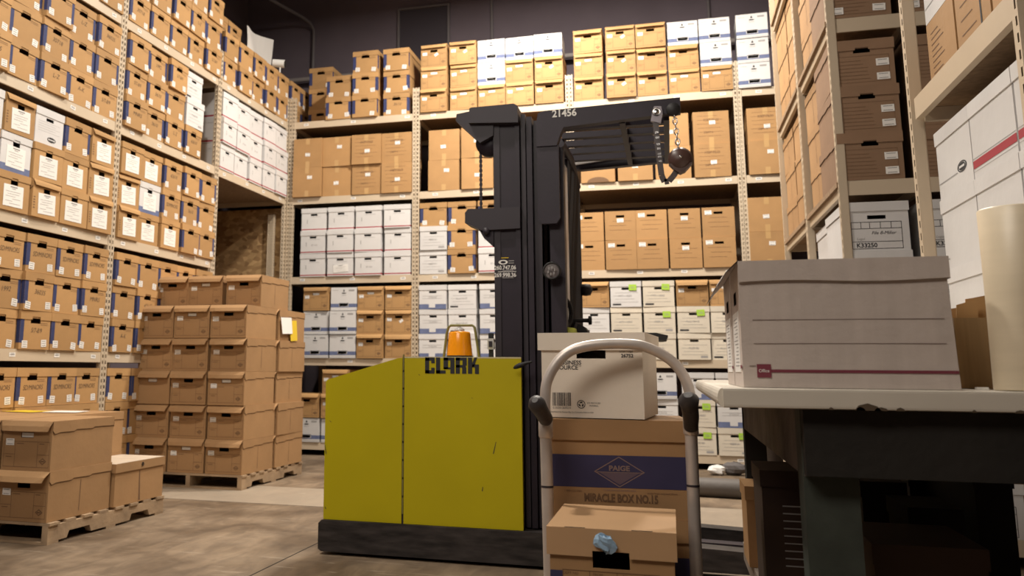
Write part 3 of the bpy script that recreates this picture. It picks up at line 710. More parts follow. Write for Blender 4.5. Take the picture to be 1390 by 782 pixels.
for r in range(3):
    z = SH[4]+.001+.266*r
    side_white(3.63, .40, z, True, f"white box with black oval mark, {ROWN[3][r]}, farthest column of the near right rack", r)
    side_white(3.218, .405, z, False, f"white box with dark red stripe, {ROWN[3][r]}, middle column of the near right rack", r)
    side_white(2.86, .28, z, False, f"white red-striped box, {ROWN[3][r]}, nearest column of the near right rack, at frame edge", r)
def side_carton(yc, w, h, z, label, var, m=kraft_c):
    t = thing('carton', label, 'box', (SX0+.05, yc, z), -PI/2, 'cartons on the third shelf of the near right rack')
    mb = MB(); shell(mb, w, h, .4, m, top=True)
    if m is kraft_c:
        for k in range(9): mb.rect(-w*.35, w*.1-(k % 3)*.03, h*.12+h*.085*k, h*.12+h*.085*k+.004, -.001, brownink)
        mb.rect(w*.22, w*.26, 0.02, h-.02, -.001, ink) if var else None
    mb.build('box_body', t)
    MB().box(-w/2, w/2, .17, .23, h, h+.001, tape).build('packing_tape', t)
    return t
side_carton(3.66, .34, .27, SH[3]+.001, 'tan carton with printed lines beneath a white box on the near right rack', 0)
tw = thing('white_box', 'white box with black oval stacked on a tan carton at upper right', 'box', (SX0+.05, 3.66, SH[3]+.273), -PI/2)
mb = MB(); shell(mb, .34, .27, .4, white, top=True); n = 24
mb.mesh([(.02+.06*k_*math.cos(2*PI*k/n), -.001, .08+.026*k_*math.sin(2*PI*k/n)) for k_ in (1, .8) for k in range(n)], [(k, (k+1) % n, n+(k+1) % n, n+k) for k in range(n)], ink)
mb.face([(.02+.04*math.cos(2*PI*k/n), -.001, .08+.015*math.sin(2*PI*k/n)) for k in range(n)], ink); mb.rect(-.17, -.05, .06, .064, -.001, greyink); mb.build('box_body', tw)
lid_mesh(.34, .27, .4, white, lh=.05, g=.004).build('lid', tw)
side_carton(3.30, .34, .62, SH[3]+.001, 'tall tan carton with printed text and a dark seam on the near right rack', 1)
side_carton(2.96, .30, .55, SH[3]+.001, 'tan carton nearest the front on the near right rack third shelf', 0)
# yellow bollard glimpsed under the table
q = at(1214, 640, 4.9)
tag(MB().lathe([(0, .0), (.055, .0), (.055, .95), (.045, .99), (0, 1.0)], (q.x, 4.75, 0), mat('bollard_yellow', (.6, .42, .02), .5)).build('bollard'), 'yellow bollard glimpsed beneath the workbench', 'bollard')

# ------------------------------------------------------------------ OSB panel in the far-left opening
struct('wall_osb', MB().box(FX0, -.005, YC+.03, YC+.05, 0, 2.95, osb))
t = thing('steel_post', 'perforated steel post standing against the chipboard panel beside the rack corner', 'post', (-.19, YC-.02, 0))
link('post', POSTM, t).scale.z = .66
# white sheet and camera above the left rack
sh = MB(); n = 10
for i in range(n):
    for j in range(8):
        def S_(i, j):
            u, v = i/n, j/8
            return (-.34+.05*math.sin(5*u+2*v)+.06*v, 9.25+.78*u+.05*math.sin(4*v), SH[1]+.50+.62*v-.12*u*(1-v)-.1*(1-u)*v)
        sh.face((S_(i, j), S_(i+1, j), S_(i+1, j+1), S_(i, j+1)), clothm, True)
tag(sh.build('plastic_sheet'), 'white sheet hanging above the boxes at the top of the left rack', 'sheet')
cmt = thing('security_camera', 'small white security camera above the far end of the left rack', 'camera', (-.04, 9.76, SH[1]+.563))
MB().lathe([(.03, 0), (.03, .006), (.008, .01), (.008, .12)], (0, 0, 0), clothm).build('stand', cmt)
MB().tube([(-.09, -.02, .15), (.05, .02, .14)], .05, clothm, 20).build('housing', cmt); MB().tube([(.05, .02, .14), (.062, .023, .139)], .04, hole, 20).build('lens', cmt, label='dark round lens')

# ------------------------------------------------------------------ pallets
def pallet(x0, x1, y0, y1, label):
    t = thing('pallet', label, 'pallet', ((x0+x1)/2, (y0+y1)/2, 0)); w = x1-x0; d = y1-y0
    X = lambda u: u-w/2; Y = lambda v: v-d/2
    for u in (0, w/2-.02, w-.04):
        prof = [(0, .0), (.17*d/1.2, .0), (.19*d/1.2, .038), (.38*d/1.2, .038), (.40*d/1.2, 0), (.80*d/1.2, 0), (.82*d/1.2, .038), (1.01*d/1.2, .038), (1.03*d/1.2, 0), (d, 0), (d, .088), (0, .088)]
        MB().prism([(Y(a), b_+.014) for a, b_ in prof], 'x', X(u), X(u+.04), wood).build('stringer', t)
    for k in range(8):
        v = k*(d-.09)/7; MB().box(X(-.005+random.uniform(0, .01)), X(w+random.uniform(0, .01)), Y(v), Y(v+.09), .1025, .118, wood).build('deck_board', t)
    for v in (0, d/2-.05, d-.1): MB().box(X(0), X(w), Y(v), Y(v+.1), 0, .0135, wood).build('bottom_board', t)
    return t
PZ = .1195
pallet(.05, 1.045, 4.50, 5.72, 'worn wooden pallet under the low boxes at lower left foreground')
pallet(.03, 1.03, 6.95, 8.22, 'wooden pallet under the tall stack of brown boxes')
gp = 'brown boxes on the near pallet'
def pp(kind, var, x, y, z, lab, g, rot=0): return put(kind, var, x, y, z, rot, lab, g, .008)
for r in range(2):
    pp('form_pallet', (2, 4)[r], .86, 4.50, PZ+.283*r, f"large brown box at the near pallet's front right corner, {ROWN[2][r]}", gp)
    for c_ in range(2): pp('form_pallet', 1, .50-.36*c_, 4.50, PZ+.283*r, f"brown box in front of the near pallet, {ROWN[2][r]}, {('next to the corner box', 'farthest left')[c_]}", gp)
    for c_ in range(2): pp('form_pallet', 0, .52-.36*c_, 5.115, PZ+.283*r, f"brown box at the back of the near pallet, {ROWN[2][r]}, {('beside the low pale-topped box', 'farthest left')[c_]}", gp)
# low box with pale top
lb = thing('kraft_box', 'low brown box with pale lid at back right of near pallet', 'box', (.875, 5.125, PZ), .01, gp)
mb = MB(); shell(mb, .34, .255, .58, kraft_d); mb.face(((.1708, .28, .01), (.1708, .30, .01), (.1708, .285, .2), (.1708, .275, .2)), brownink); mb.build('box_body', lb)
l2 = lid_mesh(.34, .262, .58, kraft_d, lh=.052, g=.008); l2.face(((-.175, -.005, .2662), (.175, -.005, .2662), (.175, .585, .2662), (-.175, .585, .2662)), mat('pale_card', (.56, .46, .36), .8, noise=.1)); l2.build('lid', lb)
MB().lathe([(.013, 0), (.013, .002), (.006, .002), (.006, 0)], (.1795, .30, .24), hole, 'x').build('button', lb)
tag(MB().box(-.12, .12, -.1, .12, 0, .0015, paper).build('paper_sheet', loc=(.42, 5.42, PZ+.283*2+.003), rotz=.2), 'white paper sheet lying on the near pallet boxes', 'paper')
tag(MB().box(-.14, .12, -.1, .1, 0, .0015, yellowp).build('paper_sheet', loc=(.16, 5.36, PZ+.283*2+.003), rotz=-.15), 'yellow paper sheet on the near pallet boxes, beside the white one', 'paper')
# far pallet stack
gf = 'brown boxes on the far pallet stack'
RN = ['bottom row', 'second row', 'third row', 'fourth row', 'fifth row', 'topmost row']
colx = (.135, .49, .845)
for r in range(5):
    for c_, x in enumerate(colx):
        k = 'blank_pallet' if (r, c_) == (2, 0) else 'form_pallet'
        pp(k, (0, 2, 4, 0, 3, 2, 1, 0)[(r*3+c_*2) % 8], x+random.uniform(-.008, .008), 6.965+(.0, .01, -.01, .012, .0)[r], PZ+.2832*r, f"{'blank ' if k[0] == 'b' else ''}brown box, {RN[r]}, {('left', 'middle', 'right')[c_]} front column of the far pallet stack", gf)
    for c_, x in enumerate(colx):
        pp('form_set', 2, x+.02+(.0, .012, -.01, .01, .0)[r], 7.59, PZ+.2832*r-.0, f"brown box, {RN[r]}, {('left', 'middle', 'right')[c_]} rear column of the far pallet stack", gf) if (c_ == 2 or r > 3) else None
for c_, (x, k) in enumerate(((.13, 0), (.47, 1), (.85, 3))):
    pp('form_pallet', k, x, 7.22, PZ+.2832*5, f"brown box in the topmost row of the far pallet stack, {('leftmost', 'middle one', 'rightmost')[c_]}", gf)
for nm, m_, y0, y1, z0, z1, lab in (('paper_sheet', paper, 7.60, 7.84, 1.31, 1.46, 'white paper sheet taped to the side of the far pallet stack'), ('paper_sheet', yellowp, 7.80, 7.97, 1.25, 1.44, 'yellow paper sheet hanging from the side of the far pallet stack')):
    x = 1.044+(.004 if m_ is paper else 0)
    tag(MB().mesh([(x, y0, z1), (x, y1, z1+.01), (x+.01, y1+.01, z0+.01), (x+.012, y0+.02, z0), (x-.002, y0, z1), (x-.002, y1, z1+.01), (x+.008, y1+.01, z0+.01), (x+.01, y0+.02, z0)], [(0, 1, 2, 3), (7, 6, 5, 4), (0, 4, 5, 1), (1, 5, 6, 2), (2, 6, 7, 3), (3, 7, 4, 0)], m_).build(nm), lab, 'paper')

# ------------------------------------------------------------------ forklift
FK = thing('forklift', 'yellow and black stand-up forklift with tall mast and overhead guard', 'forklift', (3.3, 5.2, 0))
FL = Vector((3.3, 5.2, 0))
def fk(mb, name, parent=None, label=None):
    o = mb.build(name); o.parent = parent or FK
    if parent is None: o.location = -FL
    if label: o['label'] = label
    return o
FY = 4.78
def fxz(px, py, Y=FY): p = at(px, py, Y); return p.x, p.z
A = lambda px, py, Y=FY: fxz(px, py, Y)
# nose panel and door panel
pl = [A(440, 705), A(544, 713), A(544, 487), A(441, 518)]
pl[3] = (pl[0][0]+.002, pl[3][1]); zt = 1.066; xs_ = A(545.5, 600)[0]
z0 = .184
fk(MB().prism([(2.605, z0), (xs_, z0), (xs_, 1.062), (xs_-.03, 1.058), (2.612, .938), (2.603, .925)], 'y', FY, 5.62, yel), 'nose_cover', label='yellow sloped nose cover')
door = MB(); xr = 3.708
door.box(xs_+.012, xr, FY, FY+.03, z0, zt, yel); door.box(xs_+.012, 3.50, FY+.031, 5.62, z0, zt-.004, yel)
door.box(xs_+.012, xr, FY-.0006, FY, zt-.006, zt+.001, mat('rim_highlight', (.62, .55, .32), .5))  # painted highlight along the panel's top rim
dr = fk(door, 'side_panel', label='yellow side panel with lettering')
hg = MB(); hg.box(xs_+.0005, xs_+.0115, FY+.006, 5.6, z0, 1.06, gunm)
for k in range(9): hg.lathe([(.0045, .0), (.0045, .085)], (xs_+.006, FY+.002, z0+.05+.095*k), olive)
fk(hg, 'hinge')
# scratches
sc = MB()
for (a, b_, c_, d_) in ((673, 600, 669, 616), (655, 661, 654, 667), (441, 604, 442, 616), (568, 508, 569, 509.5), (447, 571, 449, 573), (441, 688, 441.6, 691), (640, 540, 640.6, 541)):
    p = at(a, b_, FY-.0008); q = at(c_, d_, FY-.0008)
    sc.face(((p.x, FY-.0008, p.z), (q.x, FY-.0008, q.z), (q.x+.005, FY-.0008, q.z), (p.x+.003, FY-.0008, p.z)), ink)
o = sc.build('scratches'); o.parent = dr
# base skirt and outrigger legs
fk(MB().prism([(2.582, .03), (2.60, .018), (4.35, .018), (4.35, .17), (3.72, .182), (2.60, .182), (2.582, .165)], 'y', 4.765, 5.66, scuff), 'base_skirt')
for yy in (4.84, 5.48):
    fk(MB().prism([(4.352, .03), (5.25, .03), (5.31, .06), (5.25, .115), (4.352, .15)], 'y', yy, yy+.13, scuff), 'outrigger_leg')
    fk(MB().lathe([(0, 0), (.055, 0), (.055, .1), (0, .1)], (5.1, yy+.015, .057), blackr, 'y'), 'load_wheel')
for yy in (5.03, 5.3): fk(MB().prism([(4.2, .06), (5.34, .055), (5.37, .065), (5.34, .075), (4.2, .10)], 'y', yy, yy+.1, gunm), 'fork')
fk(MB().box(3.83, 4.36, 4.80, 5.62, .183, .21, blackr), 'operator_platform')
fk(MB().lathe([(0, 0), (.085, 0), (.085, .16), (0, .16)], (2.9, 5.1, .085), blackr, 'y'), 'drive_wheel')
# CLARK lettering, block letters on a 5-high grid
ct = MB(); Lx0, Lz0 = A(577, 507); Lx1, Lz1 = A(651, 485.5)
LW = (Lx1-Lx0)/24.6; LH = (Lz1-Lz0)/10
LH *= 1.0
glyph = {'C': [(0, 4.4, 8, 10), (0, 1.9, 0, 10), (0, 4.4, 0, 2), (2.8, 4.4, 6.4, 8), (2.8, 4.4, 2, 3.6)], 'L': [(0, 1.9, 0, 10), (0, 4.4, 0, 2)],
         'A': [(0, 2.1, 2.7, 10), (0, 5, 8.2, 10), (3.1, 5, 0, 10), (0, 5, 2.7, 3.9)], 'R': [(0, 1.9, 0, 10), (0, 5, 8.2, 10), (3.1, 5, 5, 10), (0, 4.6, 3.8, 5.4), (2.9, 4.8, 0, 4)]}
x = 0
for ch, w_ in (('C', 5.0), ('L', 3.4), ('A', 5.5), ('R', 5.5)):
    for (a, b_, c_, d_) in glyph[ch]: ct.rect(Lx0+(x+a)*LW, Lx0+(x+b_)*LW, Lz0+c_*LH, Lz0+d_*LH, FY-.001-.0001*(a > 0), ink)
    x += w_
K = lambda pts: ct.face([(Lx0+(x+a)*LW, FY-.0012, Lz0+b_*LH) for a, b_ in pts], ink)
K([(0, 0), (1.9, 0), (1.9, 10), (0, 10)]); K([(1.9, 4), (2.6, 4), (4.2, 10), (2.9, 10), (1.9, 6.6)]); K([(1.9, 4), (1.9, 5.8), (4.9, 5.8), (4.9, 0), (3.1, 0), (3.1, 4)])
o = ct.build('lettering'); o.parent = dr; o['label'] = 'black block lettering'
# mast: near and far channels
def mast_rail(y0, y1, nm='mast_rail'):
    mb = MB()
    xa = A(667, 300)[0]
    m0, m1 = 3.558, 3.70
    mb.box(m0+.004, m1, y0, y1, .19, 2.405, black); mb.box(m0, m0+.035, y0-.006, y1, .19, 2.405, gunm); mb.box(m1-.02, m1+.006, y0-.012, y1, .19, 2.415, black)
    mb.box(m1+.014, m1+.038, y0+.0, y1, .19, 2.42, gunm); mb.box(m1+.046, m1+.075, y0-.01, y1, .19, 2.40, black); mb.box(m1+.083, m1+.12, y0+.012, y1, .19, 2.38, gunm)
    mb.box(m1, m1+.12, y0+.03, y1, .19, 2.36, black)
    return fk(mb, nm)
mast_rail(4.85, 4.95); mast_rail(5.45, 5.55)
fk(MB().tube([(3.62, 5.2, .2), (3.62, 5.2, 2.36)], .045, gunm, 16), 'lift_cylinder')
for z in (.45, 2.30): fk(MB().box(3.60, 3.70, 4.96, 5.44, z, z+.1, black), 'mast_crossbar')
# crosshead on top
X = lambda px, py: A(px, py, 4.80)
ch = MB(); ch.prism([X(636, 167), X(637, 147), X(640, 146), X(697, 140.5), X(702, 143), X(703, 166)], 'y', 4.80, 5.6, gunm); fk(ch, 'crosshead')
ch = MB(); ch.prism([X(650, 192), X(617, 162), X(618, 153), X(634, 149.5), X(650, 150), X(668, 168), X(668, 182)], 'y', 4.83, 4.95, gunm); ch.lathe([(0, 0), (.075, 0), (.075, .05), (0, .05)], (X(660, 188)[0], 4.87, X(660, 190)[1]), black, 'y'); fk(ch, 'chain_arm')
p = X(648, 190); q = X(647, 300)
chn = MB(); n = 34
for k in range(n):
    zc = p[1]+(q[1]-p[1])*k/n
    chn.box(p[0]-(.008 if k % 2 else .005), p[0]+(.008 if k % 2 else .005), 4.885, 4.897, zc-.015, zc+.0, black)
fk(chn, 'lift_chain')
br = MB(); br.prism([X(630, 302), X(630, 288), X(634, 283), X(705, 280), X(705, 309), X(652, 312), X(640, 306)], 'y', 4.82, 4.99, gunm)
br.prism([X(648, 310), X(668, 310), X(668, 334), X(655, 322)], 'y', 4.84, 4.93, black); br.lathe([(0, 0), (.018, 0), (.018, .04), (0, .04)], (X(659, 315)[0], 4.81, X(659, 313)[1]), gunm, 'y')
fk(br, 'carriage_bracket')
# decal on the mast
dc = MB(); yd = 4.8425
D = lambda px, py: A(px, py, yd)
a = D(690, 355); add_text(dc, '260.747.0615', .032, D(689, 363)[0], yd, D(689, 363.5)[1], paper, .0006, .85); add_text(dc, '269.998.3661', .032, D(689, 373)[0], yd, D(689, 373.5)[1], paper, .0006, .85)
dc.rect(D(676, 369)[0], D(702, 369)[0], D(689, 369)[1], D(689, 368.6)[1]+.001, yd, paper); dc.rect(D(682, 367)[0], D(697, 367)[0], D(689, 367.6)[1], D(689, 366.7)[1], yd, greyink); dc.rect(D(682, 377)[0], D(697, 377)[0], D(689, 377.6)[1], D(689, 376.7)[1], yd, greyink)
n = 16; e = D(683, 356); dc.mesh([(e[0]+.026*s_*math.cos(2*PI*k/n), yd, e[1]+.013*s_*math.sin(2*PI*k/n)) for s_ in (1, .55) for k in range(n)], [(k, (k+1) % n, n+(k+1) % n, n+k) for k in range(n)], paper)
for k in range(2): dc.rect(e[0]+.03, e[0]+.06, e[1]-.008+.012*k, e[1]-.003+.012*k, yd, greyink)
dc.rect(e[0]-.01, e[0]+.03, e[1]+.022, e[1]+.026, yd, yellowp)
fk(dc, 'decal', label='white phone number decal')
# overhead guard
G0 = at(728, 148, 4.82); G1 = at(923, 133, 4.82)
gz = 2.415
gb = MB(); gb.prism([(G0.x, gz-.07), (G0.x+.01, gz-.012), (G0.x+.04, gz), (G1.x, gz+.02), (G1.x, gz-.062), (G0.x+.15, gz-.10), (G0.x+.13, gz-.14), (G0.x+.11, gz-.20), (G0.x, gz-.20)], 'y', 4.80, 4.86, black); gside = fk(gb, 'guard_side')
nb = MB(); add_text(nb, '21456', .056, at(766, 154, 4.8).x, 4.798, at(766, 154, 4.8).z, paper, .0015, .95, rot=-.0); o = nb.build('number_plate'); o.parent = gside; o['label'] = 'white painted number'
o.location = (0, 0, 0)
xr_ = at(905, 170, 4.9).x
for k in range(5):
    y = 4.96+.195*k; fk(MB().prism([(y, gz-.072), (y+.048, gz-.072), (y+.05, gz-.036), (y+.002, gz-.036)], 'x', G0.x+.10, xr_, black), 'guard_slat')
for x_ in (G0.x+.46, xr_): fk(MB().box(x_-.015, x_+.015, 4.861, 5.93, gz-.085, gz-.025, black), 'guard_crossbar')
fk(MB().prism([A(771, 206, 5.87), A(905, 200, 5.87), A(905, 204, 5.87), A(779, 224, 5.87)], 'y', 5.87, 5.89, mat('grey_plate', (.55, .52, .5), .5)), 'guard_plate', label='pale grey strip under the guard')
e0 = at(779, 227, 5.92); e1 = at(900, 209, 5.92)
fk(MB().prism([(e0.x-.03, gz-.085), (e0.x+.03, gz-.02), (e1.x+.02, gz-.015), (e1.x+.02, gz-.075), (e0.x+.05, gz-.10)], 'y', 5.90, 5.96, black), 'guard_side')
# columns
fk(MB().box(G0.x+.055, G0.x+.135, 4.87, 4.95, .2, 2.22, black), 'guard_column')
cp_ = MB(); q1 = A(727, 305, 4.83); q2 = A(761, 305, 4.83)
cp_.prism([(G0.x, 2.22), (G0.x, q1[1]+.03), (G0.x+.02, q1[1]), (q2[0]-.02, q1[1]), (q2[0], q1[1]+.03), (q2[0], 2.22)], 'y', 4.81, 4.85, black); fk(cp_, 'column_plate')
s0 = at(760, 300, 4.96); s1 = at(771, 300, 5.30); s2 = at(772, 300, 5.32); s3 = at(788, 300, 5.95)
fc = MB(); fc.prism([(s2.x, 5.33), (s3.x, 5.95), (s3.x-.05, 5.95), (s2.x-.05, 5.33)], 'z', .21, 2.26, mat('matt_black', (.012, .010, .013), .85, spec=.15)); fc.tube([(s2.x-.03, 5.2, 2.33), (s2.x-.01, 5.5, 2.31), (s3.x-.03, 5.85, 2.27), (s3.x-.02, 5.93, 2.2)], .03, black, 12); fk(fc, 'guard_column')
fk(MB().prism([(s0.x, 4.96), (s1.x, 5.32), (s1.x-.008, 5.32), (s0.x-.008, 4.96)], 'z', 1.22, 2.20, mat('plexi_panel', (.62, .60, .60), .35, noise=.25, nscale=3)), 'clear_screen', label='scuffed grey clear screen')
# work light
wl = MB(); c_ = at(748, 367, 4.78); wl.lathe([(0, .05), (.044, .05), (.048, .03), (.048, 0), (.040, -.004), (.040, .004)], (c_.x, 4.80, c_.z), blackr, 'y'); wo = fk(wl, 'work_light')
wf = MB(); wf.lathe([(0, .0), (.04, .003)], (c_.x, 4.80, c_.z), mat('lamp_glass', (.16, .14, .14), .25, spec=.7, noise=.5, nscale=60), 'y')
for k in range(6):
    a_ = k*PI/3+.3; wf.box(c_.x+.018*math.cos(a_)-.003, c_.x+.018*math.cos(a_)+.003, 4.795, 4.799, c_.z+.018*math.sin(a_)-.008, c_.z+.018*math.sin(a_)+.006, greyink)
o = wf.build('lens'); o.parent = wo
# console and controls
cz = at(800, 454, 5.0).z
cn = MB(); cn.prism([(3.96, .21), (4.30, .21), (4.32, .9), (4.26, cz-.02), (3.96, cz-.02)], 'y', 5.05, 5.85, black); fk(cn, 'console')
fk(MB().prism([(3.84, cz-.03), (3.85, cz), (4.40, cz+.004), (4.46, cz-.01), (4.45, cz-.035)], 'y', 4.90, 5.15, blackr), 'arm_pad')
p = at(787, 388, 5.6); fk(MB().lathe([(0, -.04), (.03, -.035), (.045, 0), (.03, .035), (0, .04)], (p.x+.01, 5.9, p.z), blackr), 'knob')
p = at(784, 435, 5.3); q = at(802, 435, 5.3)
fk(MB().tube([(p.x-.06, 5.3, p.z-.1), (p.x-.02, 5.3, p.z), (q.x-.03, 5.3, q.z), (q.x-.015, 5.3, q.z), (q.x-.012, 5.3, q.z), (q.x+.005, 5.3, q.z)], [.014, .014, .012, .012, .026, .024], blackr, 14), 'control_lever')
st = MB(); p = at(765, 425, 5.1); st.tube([(p.x+.055*math.cos(2*PI*k/16)*.6, 5.1+.09*math.cos(2*PI*k/16), p.z+.085*math.sin(2*PI*k/16)) for k in range(17)], .013, blackr, 8); st.tube([(p.x, 5.1, p.z), (p.x+.02, 5.15, p.z-.22)], .02, blackr, 8); fk(st, 'steering_wheel')
fk(MB().prism([A(782, 455, 5.2), A(802, 455, 5.2), A(794, 444, 5.2), A(785, 440, 5.2)], 'y', 5.15, 5.3, blackr), 'control_housing')
# handle paddle beside the panel
p = [at(a_, b_, 4.72) for a_, b_ in ((697, 500), (700, 498.5), (706, 496), (714, 493), (722, 491))]
fk(MB().tube(p, [.004, .011, .014, .009, .006], blackr, 12), 'lever_paddle')
# beacon
b0 = at(624, 483, 5.0); bx, bz = b0.x, zt
bc = MB(); bc.lathe([(.072, 0), (.075, .008), (.07, .014)], (bx, 5.0, bz), blackr); fk(bc, 'beacon_base')
bd = MB(); bd.lathe([(.072, .012), (.072, .020), (.066, .08), (.061, .136), (.057, .144), (.030, .148), (0, .149)], (bx, 5.0, bz), amber, n=32); be = fk(bd, 'beacon_dome', label='amber beacon dome')
bi = MB(); bi.lathe([(.028, .151), (.028, .160), (.01, .172), (0, .174)], (bx, 5.0, bz), clear); o = bi.build('dome_cap'); o.parent = be
cg = MB(); L_, R_ = at(603, 483, 5.0), at(651, 483, 5.0); T0, T1 = at(610, 442, 5.0), at(644, 441, 5.0)
cg.tube([(L_.x, 4.99, bz), ((L_.x*.3+T0.x*.7)-.004, 4.99, bz*.25+T0.z*.75), (T0.x-.003, 4.99, T0.z-.012), (T0.x+.01, 4.99, T0.z), (T1.x-.01, 4.99, T0.z), (T1.x+.003, 4.99, T0.z-.012), ((R_.x*.3+T1.x*.7), 4.99, bz*.25+T0.z*.75), (R_.x, 4.99, bz)], .0075, olive, 10); fk(cg, 'beacon_cage', label='olive tube cage over the beacon')
lc = MB(); p = at(667, 465, 4.95); lc.box(p.x-.012, p.x+.012, 4.93, 4.95, bz, bz+.05, blackr); lc.box(p.x-.018, p.x+.018, 4.925, 4.955, bz+.045, bz+.105, clear); lc.box(p.x-.010, p.x+.010, 4.922, 4.925, bz+.058, bz+.09, gunm); lc.box(p.x-.013, p.x+.013, 4.93, 4.955, bz+.105, bz+.135, blackr); fk(lc, 'hood_latch')
# rag on the arm pad
rg = MB(); p0 = at(770, 450, 4.95)
rg.prism([(p0.x-.05, cz+.004), (p0.x+.05, cz+.004), (p0.x+.045, cz+.03), (p0.x+.01, cz+.036), (p0.x-.045, cz+.03)], 'y', 4.91, 5.0, mat('lime_cloth', (.50, .52, .10), .8, noise=.2, nscale=30))
tag(rg.build('cloth'), 'yellow-green folded cloth on the forklift arm pad', 'cloth')
# fall-arrest reel and strap
hk = at(914, 150, 4.79); rl = thing('safety_reel', 'brown retractable safety reel hanging by a chain from the overhead guard', 'safety reel', (hk.x, 4.775, hk.z))
MB().lathe([(0, -.02), (.034, -.018), (.038, 0), (.034, .018), (0, .02)], (0, 0, 0), blackr, 'y').build('hanger_knob', rl)
zc_ = at(920, 218, 4.775).z-hk.z
hc = MB()
for k in range(7):
    z_ = -.035-.028*k; pts = [(.011*math.cos(a_) if k % 2 else 0, .011*math.cos(a_) if not k % 2 else 0, z_+.019*math.sin(a_)) for a_ in [2*PI*j/10 for j in range(11)]]
    hc.tube([(q[0]+.004+.002*k, q[1], q[2]) for q in pts], .0035, chrome, 6, False)
hc.build('chain', rl)
MB().lathe([(0, -.045), (.045, -.04), (.062, -.015), (.062, .015), (.045, .04), (0, .045)], (.024, 0, zc_+.005), brownpl, 'y', 28).build('reel_housing', rl)
MB().prism([(-.035, zc_-.02), (.083, zc_-.02), (.045, zc_-.062), (.02, zc_-.072), (.0, zc_-.06)], 'y', -.03, .03, brownpl).build('reel_nozzle', rl)
MB().lathe([(0, 0), (.007, 0), (.007, .003)], (.026, -.048, zc_+.01), chrome, 'y').build('rivet', rl)
sp_ = thing('safety_strap', 'dark shiny webbing strap clipped to the overhead guard and looped to the reel', 'strap', (0, 0, 0))
pts = [at(a_, b_, 4.775) for a_, b_ in ((890, 166), (892, 190), (895, 215), (898, 238), (902, 247), (908, 246), (914, 239), (918, 233))]
sb = MB()
for a_, b_ in zip(pts[:-1], pts[1:]):
    d_ = (b_-a_).normalized(); nrm = Vector((-d_.z, 0, d_.x))*.015
    if nrm.x < 0: nrm = -nrm
    vs = [a_-nrm, a_+nrm, b_+nrm, b_-nrm]; sb.mesh([v+Vector((0, -.003, 0)) for v in vs]+[v+Vector((0, .003, 0)) for v in vs], [(0, 1, 2, 3), (7, 6, 5, 4), (0, 4, 5, 1), (1, 5, 6, 2), (2, 6, 7, 3), (3, 7, 4, 0)], mat('strap_web', (.06, .045, .045), .3, spec=.6))
sb.build('webbing', sp_)
kb = MB()
for k, fy in enumerate((180, 187, 196, 202, 209, 213, 219)):
    c_ = at(891.6+(fy-180)*.12, fy, 4.77); kb.box(c_.x-.009, c_.x+.009, 4.768, 4.771, c_.z-.005, c_.z+.006, chrome)
kb.build('shiny_marks', sp_, label='shiny patches')  # small chrome patches along the strap
c_ = at(891, 156, 4.78); kc = MB(); kc.prism([(c_.x-.03, c_.z-.035), (c_.x+.02, c_.z-.05), (c_.x+.032, c_.z+.0), (c_.x+.026, c_.z+.042), (c_.x-.01, c_.z+.045), (c_.x-.022, c_.z+.01)], 'y', 4.765, 4.79, mat('dull_metal', (.22, .20, .22), .35, metal=.7)); kc.lathe([(.022, -.004), (.022, 0), (.014, -.006), (0, -.006)], (c_.x, 4.765, c_.z+.012), chrome, 'y'); kc.build('clamp', sp_)

# ------------------------------------------------------------------ hand truck
HT = thing('hand_truck', 'aluminium hand truck with arched top handle and dark rubber grips', 'hand truck', (0, 0, 0))
dT = 2.60
arc_px = [(741, 578), (740, 556), (740, 540), (741, 522), (746, 509), (752, 498), (762, 485), (776, 475), (792, 470.5), (812, 467.5), (840, 466.5), (860, 467.5), (875, 470), (896, 479), (915, 492), (927, 508), (935, 526), (938, 548), (938, 578)]
def smooth(P, k=3):
    for _ in range(k):
        Q = [P[0]]
        for a_, b_ in zip(P[:-1], P[1:]): Q += [a_*.75+b_*.25, a_*.25+b_*.75]
        P = Q+[P[-1]]
    return P
TP = lambda px, py, o_=0: at(px, py, 2.70+(px-741)/197*.06+o_)
arc = smooth([TP(*p) for p in arc_px], 2)
MB().tube(arc, .0155, alu, 16).build('arched_handle', HT)
def down(px, py):     # straight rail from the collar to the ground
    a_ = TP(px, py); return a_, Vector((a_.x+(.004 if px < 800 else -.004), a_.y+.02, .11))
railL = down(741, 592); railR = down(938, 588)
for a_, b_ in (railL, railR):
    MB().tube([a_, b_], .0175, alu, 16).build('side_rail', HT)
    MB().tube([a_+Vector((0, 0, .055)), a_+Vector((0, 0, .048)), a_+Vector((0, 0, .0)), a_+Vector((0, 0, -.005))], [.0175, .021, .0215, .0185], alu, 16).build('collar', HT)
    MB().tube([a_*.8+b_*.2+Vector((0, 0, .0)), a_*.8+b_*.2+Vector((0, 0, -.006))], .0182, gunm, 16).build('joint_ring', HT)
gl = [TP(743, 573, -.015), TP(741, 569, -.03), TP(734, 557, -.07), TP(729, 549, -.10), TP(727, 545, -.115), TP(726, 543, -.12)]
MB().tube(gl, [.012, .021, .022, .0255, .020, .009], greyrubber, 20).build('grip', HT)
gr = [TP(938, 580, -.01), TP(938, 566, -.04), TP(936, 552, -.10), TP(935, 543, -.13), TP(934, 536, -.14)]
MB().tube(gr, [.020, .022, .0235, .0275, .012], greyrubber, 20).build('grip', HT)
dirv = (railR[1]-railL[1]).normalized(); back = Vector((-dirv.y, dirv.x, 0)); 
for z_ in (.30, .14):
    MB().tube([Vector((railL[1].x, railL[1].y, z_)), Vector((railR[1].x, railR[1].y, z_))], .012, alu, 12).build('cross_tube', HT)
